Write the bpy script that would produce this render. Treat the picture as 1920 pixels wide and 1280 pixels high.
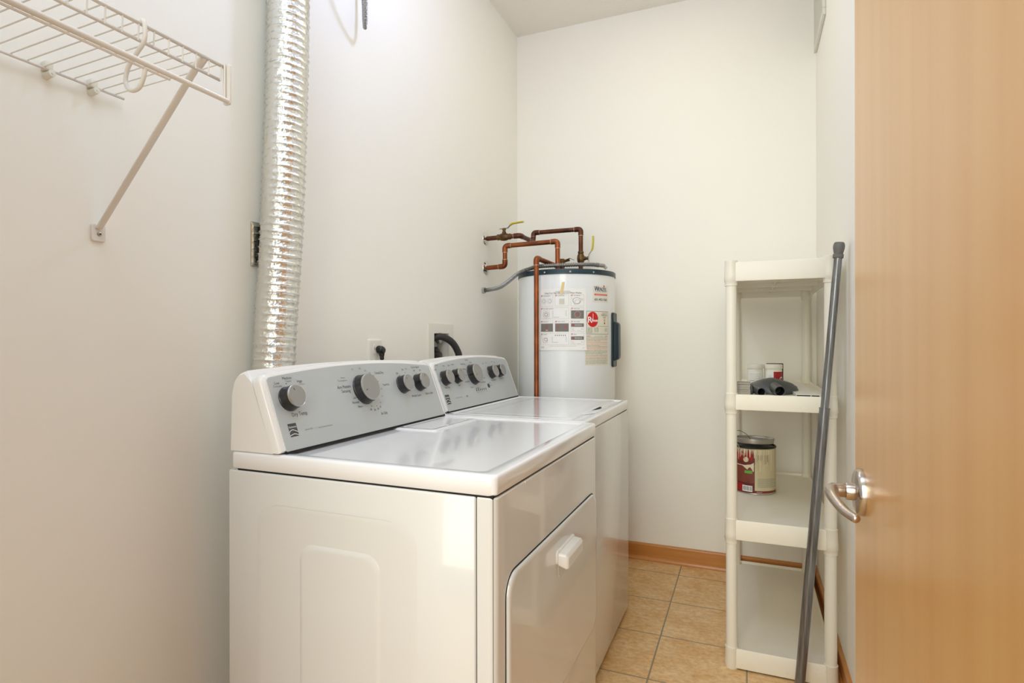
import bpy, bmesh, math, random
from mathutils import Vector, Matrix, Quaternion, noise
random.seed(7)
for o in list(bpy.data.objects): bpy.data.objects.remove(o)
SC = bpy.context.scene
COL = SC.collection
PI = math.pi

# ------------------------------------------------------------------ camera
YAW = 0.3914
cd = bpy.data.cameras.new('camera'); cam = bpy.data.objects.new('camera', cd); COL.objects.link(cam)
cd.sensor_width = 36.0; cd.lens = 1075.3/1920*36.0; cd.clip_start = 0.02
cam.location = (0, 0, 1.1117)
cam.rotation_euler = (Matrix.Rotation(YAW, 4, 'Z') @ Matrix.Rotation(PI/2, 4, 'X') @ Matrix.Rotation(-0.0014, 4, 'Z')).to_euler()
SC.camera = cam
# ------------------------------------------------------------------ light
w = bpy.data.worlds.new('world'); SC.world = w; w.use_nodes = True
bg = w.node_tree.nodes['Background']; bg.inputs[0].default_value = (.28, .58, 1.0, 1); bg.inputs[1].default_value = 0.45
SC.view_settings.view_transform = 'Standard'; SC.view_settings.look = 'None'
SC.view_settings.exposure = -0.08; SC.view_settings.gamma = 1.0; SC.view_settings.use_curve_mapping = False
LX, LY, LZ = -0.66, 1.50, 2.62
def light(name, kind, loc, energy, color, size=.1, rot=None, sy=None):
    l = bpy.data.lights.new(name, kind); l.energy = energy; l.color = color
    if kind == 'AREA':
        l.size = size
        if sy: l.shape = 'RECTANGLE'; l.size_y = sy
    else: l.shadow_soft_size = size
    o = bpy.data.objects.new(name, l); COL.objects.link(o); o.location = loc
    if rot: o.rotation_euler = rot
    return o
light('bulb_light', 'POINT', (LX, LY, 2.525), 9.8, (.50, .60, 1.0), .05)
light('near_fill', 'AREA', (-.40, .42, 2.79), 8.8, (.64, .82, 1.0), .9, (0, 0, 0), .5)  # added fill lamp over the near end, evens out the room light
light('ceiling_fill', 'AREA', (-.35, 2.2, 2.79), 2.4, (1.0, .94, .62), .7, (0, 0, 0), .7)
light('hallway_light', 'AREA', (-.35, -1.3, 2.2), 33, (.97, 1.0, .82), 1.3, (math.radians(58), 0, 0), 1.0)
light('low_hallway_fill', 'AREA', (-.30, -1.9, 1.2), 43, (.97, .91, .78), 1.6, (math.radians(90), 0, 0), 1.8)  # added low fill lamp to lift the lower room, no actual window
SC.cycles.max_bounces = 14; SC.cycles.diffuse_bounces = 9; SC.cycles.glossy_bounces = 6

# ------------------------------------------------------------------ materials
def lin(c):
    f = lambda v: v/12.92 if v <= .04045 else ((v+.055)/1.055)**2.4
    return tuple(f(v/255) for v in c)+(1,)
def mat(name, rgb, rough=.5, metal=0, coat=0, spec=.5, bump=None, vary=None, coat_rough=.05):
    m = bpy.data.materials.new(name); m.use_nodes = True
    nt = m.node_tree; b = nt.nodes['Principled BSDF']
    b.inputs['Base Color'].default_value = lin(rgb); b.inputs['Roughness'].default_value = rough
    b.inputs['Metallic'].default_value = metal; b.inputs['Coat Weight'].default_value = coat
    b.inputs['Coat Roughness'].default_value = coat_rough
    b.inputs['Specular IOR Level'].default_value = spec
    tc = nt.nodes.new('ShaderNodeTexCoord')
    if bump:      # (scale, strength, detail, distance)
        n = nt.nodes.new('ShaderNodeTexNoise'); n.inputs['Scale'].default_value = bump[0]; n.inputs['Detail'].default_value = bump[2]
        bp = nt.nodes.new('ShaderNodeBump'); bp.inputs['Strength'].default_value = bump[1]; bp.inputs['Distance'].default_value = bump[3]
        nt.links.new(tc.outputs['Object'], n.inputs['Vector']); nt.links.new(n.outputs['Fac'], bp.inputs['Height'])
        nt.links.new(bp.outputs['Normal'], b.inputs['Normal'])
    if vary:      # (scale, other colour, stretch, low, high)
        n = nt.nodes.new('ShaderNodeTexNoise'); n.inputs['Scale'].default_value = vary[0]; n.inputs['Detail'].default_value = 5
        mp = nt.nodes.new('ShaderNodeMapping'); mp.inputs['Scale'].default_value = vary[2]
        r = nt.nodes.new('ShaderNodeValToRGB'); r.color_ramp.elements[0].color = lin(rgb); r.color_ramp.elements[1].color = lin(vary[1])
        r.color_ramp.elements[0].position = vary[3]; r.color_ramp.elements[1].position = vary[4]
        nt.links.new(tc.outputs['Object'], mp.inputs['Vector']); nt.links.new(mp.outputs[0], n.inputs['Vector'])
        nt.links.new(n.outputs['Fac'], r.inputs['Fac']); nt.links.new(r.outputs[0], b.inputs['Base Color'])
    return m
M = {}
M['wall'] = mat('wall_paint', (243, 240, 231), .6, bump=(160, .06, 3, .002))
M['ceiling'] = mat('ceiling_paint', (236, 232, 225), .9, bump=(55, .5, 4, .006))
M['enamel'] = mat('white_enamel', (220, 219, 217), .22, coat=.7, spec=.5, bump=(9, .012, 1, .02))
M['deck'] = mat('white_enamel_top', (240, 240, 243), .2, coat=.8)
M['dplastic'] = mat('white_gloss_plastic', (236, 234, 231), .25, coat=.4)
M['silver'] = mat('silver_fascia', (186, 190, 190), .42, metal=.15)
M['black'] = mat('black_plastic', (22, 21, 20), .35)
M['dark'] = mat('dark_gap', (16, 13, 10), .8)
M['knobcap'] = mat('brushed_knob_face', (154, 153, 150), .4, metal=.35)
M['knobrim'] = mat('chrome_knob_rim', (190, 188, 184), .28, metal=1)
M['knobside'] = mat('smoked_knob_side', (24, 21, 20), .3, coat=.3)
M['ink'] = mat('grey_ink', (72, 72, 72), .6)
M['inklight'] = mat('pale_grey_ink', (128, 128, 126), .6)
M['faintink'] = mat('faint_grey_ink', (176, 175, 172), .7)
M['blackink'] = mat('black_ink', (28, 28, 34), .6)
M['redink'] = mat('red_ink', (205, 28, 30), .5)
M['orangeink'] = mat('orange_ink', (222, 92, 62), .6)
M['navyink'] = mat('navy_ink', (34, 44, 84), .6)
M['whiteink'] = mat('white_ink', (240, 240, 238), .6)
M['greyphoto'] = mat('grey_picture_ink', (122, 116, 112), .7)
M['brownphoto'] = mat('brown_picture_ink', (150, 98, 86), .7)
M['paper'] = mat('white_paper', (238, 237, 234), .8)
M['label'] = mat('cream_label', (226, 222, 204), .5)
M['clearlabel'] = mat('clear_label', (226, 224, 214), .4)
M['tape'] = mat('masking_tape', (226, 200, 138), .6)
M['tank'] = mat('tank_white', (232, 234, 235), .32, coat=.3, bump=(5, .02, 1, .02))
M['teal'] = mat('teal_enamel', (16, 46, 58), .4, coat=.1)
M['tealdark'] = mat('dark_teal_plastic', (26, 46, 54), .4)
M['copper'] = mat('bright_copper', (160, 92, 56), .38, metal=.8, bump=(60, .1, 3, .002), vary=(14, (112, 60, 34), (1, 1, 1), .35, .75))
M['oldcopper'] = mat('tarnished_copper', (122, 74, 52), .42, metal=.7, bump=(60, .1, 3, .002), vary=(18, (74, 44, 34), (1, 1, 1), .35, .7))
M['brass'] = mat('tarnished_brass', (128, 98, 56), .4, metal=.8, bump=(80, .2, 3, .003), vary=(30, (82, 62, 44), (1, 1, 1), .35, .7))
M['solder'] = mat('solder', (196, 186, 170), .4, metal=.7)
M['galv'] = mat('galvanised_steel', (168, 168, 166), .34, metal=.9)
M['chrome'] = mat('chrome', (210, 208, 200), .12, metal=1)
M['yellow'] = mat('yellow_vinyl', (206, 190, 44), .4)
M['redplastic'] = mat('red_plastic', (170, 46, 44), .4)
M['foil'] = mat('aluminium_foil', (226, 226, 222), .2, metal=1, bump=(85, .55, 5, .006))
M['wire'] = mat('white_vinyl_wire', (226, 220, 212), .4, coat=.2)
M['clip'] = mat('cream_plastic_clip', (226, 222, 208), .45)
M['wood'] = mat('maple_veneer', (216, 164, 96), .36, coat=.5, coat_rough=.2, vary=(2.6, (206, 148, 78), (5, 9, .4), .25, .8))
M['basewood'] = mat('stained_maple_trim', (202, 138, 68), .38, coat=.3, vary=(3, (184, 118, 52), (1.2, 1.2, 14), .3, .7), coat_rough=.15)
M['nickel'] = mat('satin_nickel', (190, 178, 166), .24, metal=1)
M['shelfplastic'] = mat('cream_resin', (232, 227, 213), .42, bump=(120, .05, 2, .001))
M['deckplastic'] = mat('scuffed_cream_resin', (236, 230, 214), .5, vary=(70, (222, 215, 198), (1, 1, 1), .62, .85), bump=(90, .1, 3, .001))
M['pole'] = mat('scratched_grey_steel', (140, 143, 146), .3, metal=.75, vary=(14, (98, 92, 88), (9, 9, .5), .35, .75))
M['polecap'] = mat('grey_rubber_cap', (104, 102, 98), .6)
M['vac'] = mat('dark_grey_vacuum_plastic', (74, 77, 76), .4)
M['bristle'] = mat('grey_bristle', (168, 161, 150), .85)
M['jar'] = mat('white_jar_plastic', (228, 224, 210), .4)
M['jarred'] = mat('jar_red_label', (170, 26, 32), .45)
M['canlabel'] = mat('paint_spattered_label', (214, 203, 170), .55, vary=(16, (200, 188, 152), (1, 1, .4), .4, .7))
M['canmaroon'] = mat('maroon_label', (92, 30, 30), .5, vary=(9, (128, 56, 48), (1, 1, 3), .45, .6))
M['canred'] = mat('bright_red_label', (160, 24, 26), .5)
M['canbrown'] = mat('brown_red_label', (128, 62, 50), .5)
M['green'] = mat('green_patch', (96, 176, 66), .5)
M['drip'] = mat('dried_cream_paint', (226, 216, 186), .45)
M['tin'] = mat('tin', (186, 186, 182), .3, metal=.8)
M['hose'] = mat('black_rubber_hose', (46, 45, 44), .5)
M['blue'] = mat('blue_plastic', (34, 42, 92), .4)
M['plate'] = mat('ivory_plate', (234, 230, 220), .35)
M['vent'] = mat('vent_paint', (214, 212, 200), .5)
M['ventdark'] = mat('vent_shadow_slat', (150, 150, 140), .6)
def emis(name, c, s):
    m = bpy.data.materials.new(name); m.use_nodes = True; b = m.node_tree.nodes['Principled BSDF']
    b.inputs['Base Color'].default_value = (1, 1, 1, 1); b.inputs['Emission Color'].default_value = c; b.inputs['Emission Strength'].default_value = s
    return m
M['bulb'] = emis('lit_bulb', (.92, .96, 1, 1), 6)
def tile_mat():
    m = bpy.data.materials.new('tan_ceramic_tile'); m.use_nodes = True
    nt = m.node_tree; N = nt.nodes; Lk = nt.links.new; b = N['Principled BSDF']
    tc = N.new('ShaderNodeTexCoord')
    mp = N.new('ShaderNodeMapping'); S = .302
    mp.inputs['Location'].default_value = (.309/S, -2.8218/S, 0); mp.inputs['Scale'].default_value = (1/S, 1/S, 1/S)
    Lk(tc.outputs['Object'], mp.inputs['Vector'])
    sx = N.new('ShaderNodeSeparateXYZ'); Lk(mp.outputs[0], sx.inputs[0])
    def mth(op, a, bb=None, c=None):
        n = N.new('ShaderNodeMath'); n.operation = op
        for i, v in enumerate((a, bb, c)):
            if v is None: continue
            if isinstance(v, (int, float)): n.inputs[i].default_value = v
            else: Lk(v, n.inputs[i])
        return n.outputs[0]
    def edge(o):
        f = mth('FRACT', o); g = mth('SUBTRACT', 1.0, f); return mth('MINIMUM', f, g)
    e = mth('MINIMUM', edge(sx.outputs[0]), edge(sx.outputs[1]))
    ramp = N.new('ShaderNodeMapRange'); Lk(e, ramp.inputs[0]); ramp.inputs[1].default_value = .0070; ramp.inputs[2].default_value = .0105
    n1 = N.new('ShaderNodeTexNoise'); n1.inputs['Scale'].default_value = 9; n1.inputs['Detail'].default_value = 8; n1.inputs['Roughness'].default_value = .65
    n2 = N.new('ShaderNodeTexNoise'); n2.inputs['Scale'].default_value = 50; n2.inputs['Detail'].default_value = 6; n2.inputs['Roughness'].default_value = .7
    mp2 = N.new('ShaderNodeMapping'); mp2.inputs['Scale'].default_value = (.9, 1.2, 1)
    Lk(tc.outputs['Object'], mp2.inputs['Vector']); Lk(mp2.outputs[0], n1.inputs['Vector']); Lk(mp2.outputs[0], n2.inputs['Vector'])
    r1 = N.new('ShaderNodeValToRGB'); Lk(n1.outputs['Fac'], r1.inputs[0])
    el = r1.color_ramp.elements; el[0].position = .3; el[0].color = lin((224, 176, 112)); el[1].position = .72; el[1].color = lin((242, 214, 166))
    r2 = N.new('ShaderNodeValToRGB'); Lk(n2.outputs['Fac'], r2.inputs[0])
    el = r2.color_ramp.elements; el[0].position = .28; el[0].color = lin((176, 128, 76)); el[1].position = .62; el[1].color = (1, 1, 1, 1)
    mx = N.new('ShaderNodeMixRGB'); mx.blend_type = 'MULTIPLY'; mx.inputs[0].default_value = .55; Lk(r1.outputs[0], mx.inputs[1]); Lk(r2.outputs[0], mx.inputs[2])
    gm = N.new('ShaderNodeMixRGB'); Lk(ramp.outputs[0], gm.inputs[0]); gm.inputs[1].default_value = lin((146, 132, 108)); Lk(mx.outputs[0], gm.inputs[2])
    Lk(gm.outputs[0], b.inputs['Base Color']); b.inputs['Roughness'].default_value = .42
    bp = N.new('ShaderNodeBump'); bp.inputs['Strength'].default_value = .5; bp.inputs['Distance'].default_value = .002
    hh = mth('MULTIPLY_ADD', n2.outputs['Fac'], .25, ramp.outputs[0]); Lk(hh, bp.inputs['Height']); Lk(bp.outputs[0], b.inputs['Normal'])
    return m
M['tile'] = tile_mat()

# ------------------------------------------------------------------ helpers
def tag(o, label=None, cat=None, group=None, kind=None):
    if label: o['label'] = label
    if cat: o['category'] = cat
    if group: o['group'] = group
    if kind: o['kind'] = kind
    return o
def thing(name, loc, label, cat, group=None):
    o = bpy.data.objects.new(name, None); COL.objects.link(o); o.location = loc; o.empty_display_size = .05
    return tag(o, label, cat, group)
def rrect(x0, x1, y0, y1, r, n=6):
    pts = []
    r = max(1e-5, min(r, (x1-x0)/2-1e-6, (y1-y0)/2-1e-6))
    for cx, cy, a in ((x1-r, y1-r, 0), (x0+r, y1-r, PI/2), (x0+r, y0+r, PI), (x1-r, y0+r, 1.5*PI)):
        for i in range(n+1):
            t = a+i*PI/2/n; pts.append((cx+r*math.cos(t), cy+r*math.sin(t)))
    return pts
class MB:
    """collects shapes, world coordinates, into ONE mesh"""
    def __init__(s): s.v = []; s.f = []; s.m = []; s.mats = []; s.sm = []
    def mi(s, m):
        if m not in s.mats: s.mats.append(m)
        return s.mats.index(m)
    def add(s, vs, fs, m, smooth=False):
        k = len(s.v); i = s.mi(m); s.v += [tuple(v) for v in vs]
        for f in fs: s.f.append([k+a for a in f]); s.m.append(i); s.sm.append(smooth)
        return s
    def box(s, x0, x1, y0, y1, z0, z1, m, bev=0, mtx=None, seg=2):
        bm = bmesh.new(); bmesh.ops.create_cube(bm, size=1)
        for v in bm.verts: v.co = Vector(((x0+x1)/2+v.co.x*(x1-x0), (y0+y1)/2+v.co.y*(y1-y0), (z0+z1)/2+v.co.z*(z1-z0)))
        if bev: bmesh.ops.bevel(bm, geom=bm.edges[:], offset=bev, segments=seg, affect='EDGES', profile=.5)
        if mtx is not None: bm.transform(mtx)
        bm.verts.index_update()
        s.add([v.co for v in bm.verts], [[v.index for v in f.verts] for f in bm.faces], m, bool(bev)); bm.free(); return s
    def loft(s, loops, m, cap0=True, cap1=True, smooth=True, closed=True):
        n = len(loops[0]); vs = [p for l in loops for p in l]; fs = []
        for i in range(len(loops)-1):
            for j in range(n if closed else n-1):
                a = i*n+j; b = i*n+(j+1) % n; fs.append([a, b, b+n, a+n])
        s.add(vs, fs, m, smooth)
        k = len(s.v)-len(vs); i = s.mi(m)
        if cap0: s.f.append([k+j for j in range(n)][::-1]); s.m.append(i); s.sm.append(False)
        if cap1: s.f.append([k+(len(loops)-1)*n+j for j in range(n)]); s.m.append(i); s.sm.append(False)
        return s
    def tube(s, path, r, m, n=12, cap=True):
        P = [Vector(p) for p in path]; rs = r if isinstance(r, (list, tuple)) else [r]*len(P)
        T = []
        for i in range(len(P)):
            a = P[max(i-1, 0)]; b = P[min(i+1, len(P)-1)]; t = (b-a)
            if t.length < 1e-9: t = T[-1].copy() if T else Vector((0, 0, 1))
            T.append(t.normalized())
        u = T[0].orthogonal().normalized(); loops = []
        for i, p in enumerate(P):
            if i: u = T[i-1].rotation_difference(T[i]) @ u
            u = (u-T[i]*u.dot(T[i])).normalized(); v = T[i].cross(u)
            loops.append([p+(u*math.cos(2*PI*j/n)+v*math.sin(2*PI*j/n))*rs[i] for j in range(n)])
        return s.loft(loops, m, cap, cap)
    def lathe(s, prof, o, ax, m, n=32, cap=True):
        """prof: [(radius, height)] about axis ax from origin o"""
        o = Vector(o); ax = Vector(ax).normalized(); u = ax.orthogonal().normalized(); v = ax.cross(u)
        return s.loft([[o+ax*h+(u*math.cos(2*PI*j/n)+v*math.sin(2*PI*j/n))*max(r, 1e-5) for j in range(n)] for r, h in prof], m, cap, cap)
    def sphere(s, c, r, m, n=16, sc=(1, 1, 1)):
        c = Vector(c)
        return s.loft([[c+Vector((sc[0]*r*math.sin(a)*math.cos(2*PI*j/n), sc[1]*r*math.sin(a)*math.sin(2*PI*j/n), sc[2]*r*math.cos(a))) for j in range(n)]
                       for a in [max(1e-4, PI*i/10) for i in range(10)]+[PI-1e-4]], m)
    def build(s, name, parent=None, auto=35):
        off = Vector(parent_loc(parent)) if parent else Vector((0, 0, 0))
        me = bpy.data.meshes.new(name); me.from_pydata([Vector(v)-off for v in s.v], [], s.f)
        for m in s.mats: me.materials.append(M[m])
        me.polygons.foreach_set('material_index', s.m); me.polygons.foreach_set('use_smooth', s.sm)
        bm = bmesh.new(); bm.from_mesh(me); bmesh.ops.recalc_face_normals(bm, faces=bm.faces[:])
        lim = math.radians(auto)
        for e in bm.edges:
            if len(e.link_faces) == 2 and e.calc_face_angle(0) > lim: e.smooth = False
        bm.to_mesh(me); bm.free(); me.update()
        o = bpy.data.objects.new(name, me); COL.objects.link(o)
        if parent: o.parent = parent
        return o
def parent_loc(p):
    v = Vector((0, 0, 0))
    while p: v = v+p.location; p = p.parent
    return v
def smooth_path(pts, n=8):
    P = [Vector(p) for p in pts]; P = [P[0]*2-P[1]]+P+[P[-1]*2-P[-2]]; out = []
    for i in range(1, len(P)-2):
        a, b, c, d = P[i-1:i+3]
        for k in range(n):
            t = k/n; out.append(.5*((2*b)+(c-a)*t+(2*a-5*b+4*c-d)*t*t+(3*b-a-3*c+d)*t**3))
    out.append(P[-2]); return out
def bend_path(pts, r, n=6):
    """polyline with rounded corners"""
    P = [Vector(p) for p in pts]; out = [P[0]]
    for i in range(1, len(P)-1):
        a = (P[i-1]-P[i]); b = (P[i+1]-P[i]); d = min(r, a.length*.49, b.length*.49)
        s0 = P[i]+a.normalized()*d; s1 = P[i]+b.normalized()*d
        for k in range(n+1):
            t = k/n; out.append(s0*(1-t)**2+P[i]*2*t*(1-t)+s1*t*t)
    out.append(P[-1]); return out
_g = {}
def text_geo(txt, bold=False):
    if txt in _g: return _g[txt]
    c = bpy.data.curves.new('t', 'FONT'); c.body = txt; c.size = 1; c.resolution_u = 2
    o = bpy.data.objects.new('t', c); COL.objects.link(o); bpy.context.view_layer.update()
    me = bpy.data.meshes.new_from_object(o.evaluated_get(bpy.context.evaluated_depsgraph_get()))
    vs = [tuple(v.co) for v in me.vertices]; fs = [list(p.vertices) for p in me.polygons]
    bpy.data.objects.remove(o); bpy.data.curves.remove(c); bpy.data.meshes.remove(me)
    if vs:
        x0 = min(v[0] for v in vs); x1 = max(v[0] for v in vs)
    else: x0, x1 = 0, 1
    _g[txt] = (vs, fs, x0, x1); return _g[txt]
class Art:
    """flat print in (u, v) laid on a surface by fn(u, v, lift)"""
    def __init__(s, mb, fn): s.mb = mb; s.fn = fn
    def poly(s, pts, m, l=0): s.mb.add([s.fn(u, v, l) for u, v in pts], [list(range(len(pts)))], m)
    def rect(s, u0, u1, v0, v1, m, l=0, n=1):
        vs = []; fs = []
        for i in range(n+1):
            u = u0+(u1-u0)*i/n; vs += [s.fn(u, v0, l), s.fn(u, v1, l)]
        for i in range(n): fs.append([2*i, 2*i+2, 2*i+3, 2*i+1])
        s.mb.add(vs, fs, m)
    def frame(s, u0, u1, v0, v1, t, m, l=0, n=1):
        s.rect(u0, u1, v0, v0+t, m, l, n); s.rect(u0, u1, v1-t, v1, m, l, n); s.rect(u0, u0+t, v0, v1, m, l); s.rect(u1-t, u1, v0, v1, m, l)
    def disc(s, u, v, r, m, l=0, sx=1, n=20):
        vs = [s.fn(u, v, l)]; fs = []; R_ = 1 if r < .012 else 6
        for k in range(1, R_+1): vs += [s.fn(u+sx*r*k/R_*math.cos(2*PI*i/n), v+r*k/R_*math.sin(2*PI*i/n), l) for i in range(n)]
        for i in range(n):
            j = (i+1) % n; fs.append([0, 1+i, 1+j])
            for k in range(R_-1): fs.append([1+k*n+i, 1+k*n+n+i, 1+k*n+n+j, 1+k*n+j])
        s.mb.add(vs, fs, m)
    def ring(s, u, v, r, t, m, l=0, sx=1, n=24):
        vs = []; fs = []
        for i in range(n):
            a = 2*PI*i/n; vs += [s.fn(u+sx*r*math.cos(a), v+r*math.sin(a), l), s.fn(u+sx*(r-t)*math.cos(a), v+(r-t)*math.sin(a), l)]
            j = (i+1) % n; fs.append([2*i, 2*j, 2*j+1, 2*i+1])
        s.mb.add(vs, fs, m)
    def text(s, t, u, v, size, m, l=0, align='c', width=None):
        vs, fs, x0, x1 = text_geo(t); w = (x1-x0)*size; k = (width/w) if width else 1; w *= k
        ox = u-(w/2 if align == 'c' else w if align == 'r' else 0)
        s.mb.add([s.fn(ox+(p[0]-x0)*size*k, v+p[1]*size-size*.33, l) for p in vs], fs, m)
    def bold(s, t, u, v, size, m, l=0, width=None, k=.0007):
        for d in (-k, 0, k): s.text(t, u+d, v, size, m, l, width=width)
    def line(s, p, q, t, m, l=0):
        p = Vector(p); q = Vector(q); d = (q-p).normalized(); n = Vector((-d.y, d.x))*t/2
        s.poly([p-n, q-n, q+n, p+n], m, l)

# ------------------------------------------------------------------ the room
XL, YB, ZC, XR, YF = -1.1923, 2.9706, 2.808, .288, .14
b = MB(); b.box(XL-.1, 1.4, -2.2, YB+.12, -.08, 0, 'tile'); tag(b.build('floor'), 'tan mottled ceramic floor tiles with grey grout', 'floor', kind='structure')
b = MB(); b.box(XL-.1, XR+.12, YF-.12, YB+.12, ZC, ZC+.1, 'ceiling'); tag(b.build('ceiling'), 'textured off white ceiling over the laundry room', 'ceiling', kind='structure')
hy0, hy1, hz0, hz1 = 2.045, 2.170, .985, 1.146
b = MB()
b.box(XL-.1, XL, YF-.12, hy0, 0, ZC, 'wall'); b.box(XL-.1, XL, hy1, YB+.12, 0, ZC, 'wall')
b.box(XL-.1, XL, hy0, hy1, 0, hz0, 'wall'); b.box(XL-.1, XL, hy0, hy1, hz1, ZC, 'wall')
tag(b.build('wall_left'), 'long off white painted wall behind the washer and dryer', 'wall', kind='structure')
b = MB(); b.box(XL, XR, YB, YB+.12, 0, ZC, 'wall'); tag(b.build('wall_back'), 'off white painted end wall behind the water heater', 'wall', kind='structure')
b = MB(); b.box(XR, XR+.12, YF-.12, YB+.12, 0, ZC, 'wall'); tag(b.build('wall_right'), 'off white painted wall behind the open door and pole', 'wall', kind='structure')
b = MB(); b.box(XL, -.72, YF-.12, YF, 0, ZC, 'wall'); b.box(.20, XR, YF-.12, YF, 0, ZC, 'wall'); b.box(-.72, .20, YF-.12, YF, 2.06, ZC, 'wall')
tag(b.build('wall_front'), 'off white wall with the doorway opening', 'wall', kind='structure')
def baseboard(name, p0, p1, nrm, label):
    p0 = Vector(p0); p1 = Vector(p1); nrm = Vector(nrm)
    prof = [(0, 0), (.026, 0), (.026, .006), (.022, .014), (.014, .019), (.012, .0195), (.012, .074), (.009, .080), (.004, .0825), (0, .0825)]
    b = MB(); b.loft([[p+nrm*a+Vector((0, 0, z)) for a, z in prof] for p in (p0, p1)], 'basewood', smooth=False)
    tag(b.build(name), label, 'baseboard', kind='structure')
baseboard('baseboard_back', (XL, YB, 0), (XR, YB, 0), (0, -1, 0), 'orange maple baseboard with shoe moulding along the end wall')
baseboard('baseboard_right', (XR, 1.06, 0), (XR, YB-.012, 0), (-1, 0, 0), 'orange maple baseboard running behind the plastic shelving')

# door leaf, open against the right wall
DX = .152
b = MB(); b.box(DX, DX+.044, YF+.012, 1.0225, .012, 2.03, 'wood', .0015, seg=1)
door = tag(b.build('door_1'), 'smooth maple door standing open at the right', 'door', kind='structure')
hy, hz = .957, .894
b = MB()
b.tube([(DX-.010, hy, hz), (DX-.021, hy, hz)], [.0120, .0114], 'nickel', 24)
b.lathe([(.0088, .019), (.0098, .0205), (.0100, .036), (.0098, .040)], (DX, hy, hz), (-1, 0, 0), 'nickel', 24)
pth = smooth_path([(DX-.032, hy, hz), (DX-.0380, hy-.002, hz+.0004), (DX-.0418, hy-.010, hz+.0002), (DX-.0420, hy-.024, hz-.0022), (DX-.0388, hy-.040, hz-.0068), (DX-.0335, hy-.058, hz-.0122), (DX-.0272, hy-.073, hz-.0155), (DX-.0215, hy-.083, hz-.0170)], 6)
n = len(pth); rr = [.0098]*5+[.0098-.0038*min(1, i/30) for i in range(n-5)]
e_ = (pth[-1]-pth[-2]).normalized(); r0_ = rr[-1]
for t_ in (.3, .55, .75, .9, .97, 1.0): pth.append(pth[n-1]+e_*r0_*.8*t_); rr.append(max(.0004, r0_*math.sqrt(1-t_*t_)))
b.tube(pth, rr, 'nickel', 20)
h = b.build('door_handle', door); tag(h, 'satin nickel lever handle')
b = MB(); b.lathe([(.0335, 0), (.0335, .005), (.032, .0085), (.0315, .009), (.026, .011), (.018, .012), (.0128, .0125), (.0128, .02), (.0122, .022)], (DX, hy, hz), (-1, 0, 0), 'nickel', 40)
b.build('rosette', h)

# ceiling light, above the frame, over the dryer and washer
cl = thing('ceiling_light', (LX, LY, ZC), 'bare bulb ceiling light above the front of the dryer', 'ceiling light')
b = MB(); b.lathe([(.06, 0), (.06, .012), (.035, .03), (.022, .035), (.022, .085), (.016, .095)], (LX, LY, ZC), (0, 0, -1), 'plate', 32); b.build('lampholder', cl)
b = MB(); b.lathe([(.014, .09), (.018, .11), (.03, .14), (.036, .165), (.034, .19), (.022, .212), (.004, .222)], (LX, LY, ZC), (0, 0, -1), 'bulb', 24); bo = b.build('bulb', cl)

# supply grille high on the right wall
vg = thing('wall_vent', (XR, 2.77, 2.55), 'painted metal air grille high on the right wall', 'vent')
b = MB(); y0, y1, z0, z1 = 2.60, 2.94, 2.42, 2.72
for a in ((y0, y1, z0, z0+.028), (y0, y1, z1-.028, z1), (y0, y0+.028, z0+.028, z1-.028), (y1-.028, y1, z0+.028, z1-.028)): b.box(XR-.012, XR, *a, 'vent', .003)
b.build('vent_frame', vg)
b = MB(); b.box(XR-.002, XR, y0+.028, y1-.028, z0+.028, z1-.028, 'dark'); b.build('vent_backing', vg)
b = MB()
for i in range(18):
    z = z0+.034+i*.0138; b.box(-.001, .001, y0+.028, y1-.028, -.007, .007, 'vent', 0, Matrix.Translation((XR-.008, 0, z)) @ Matrix.Rotation(math.radians(-40), 4, 'Y'))
b.build('louvres', vg)

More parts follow.
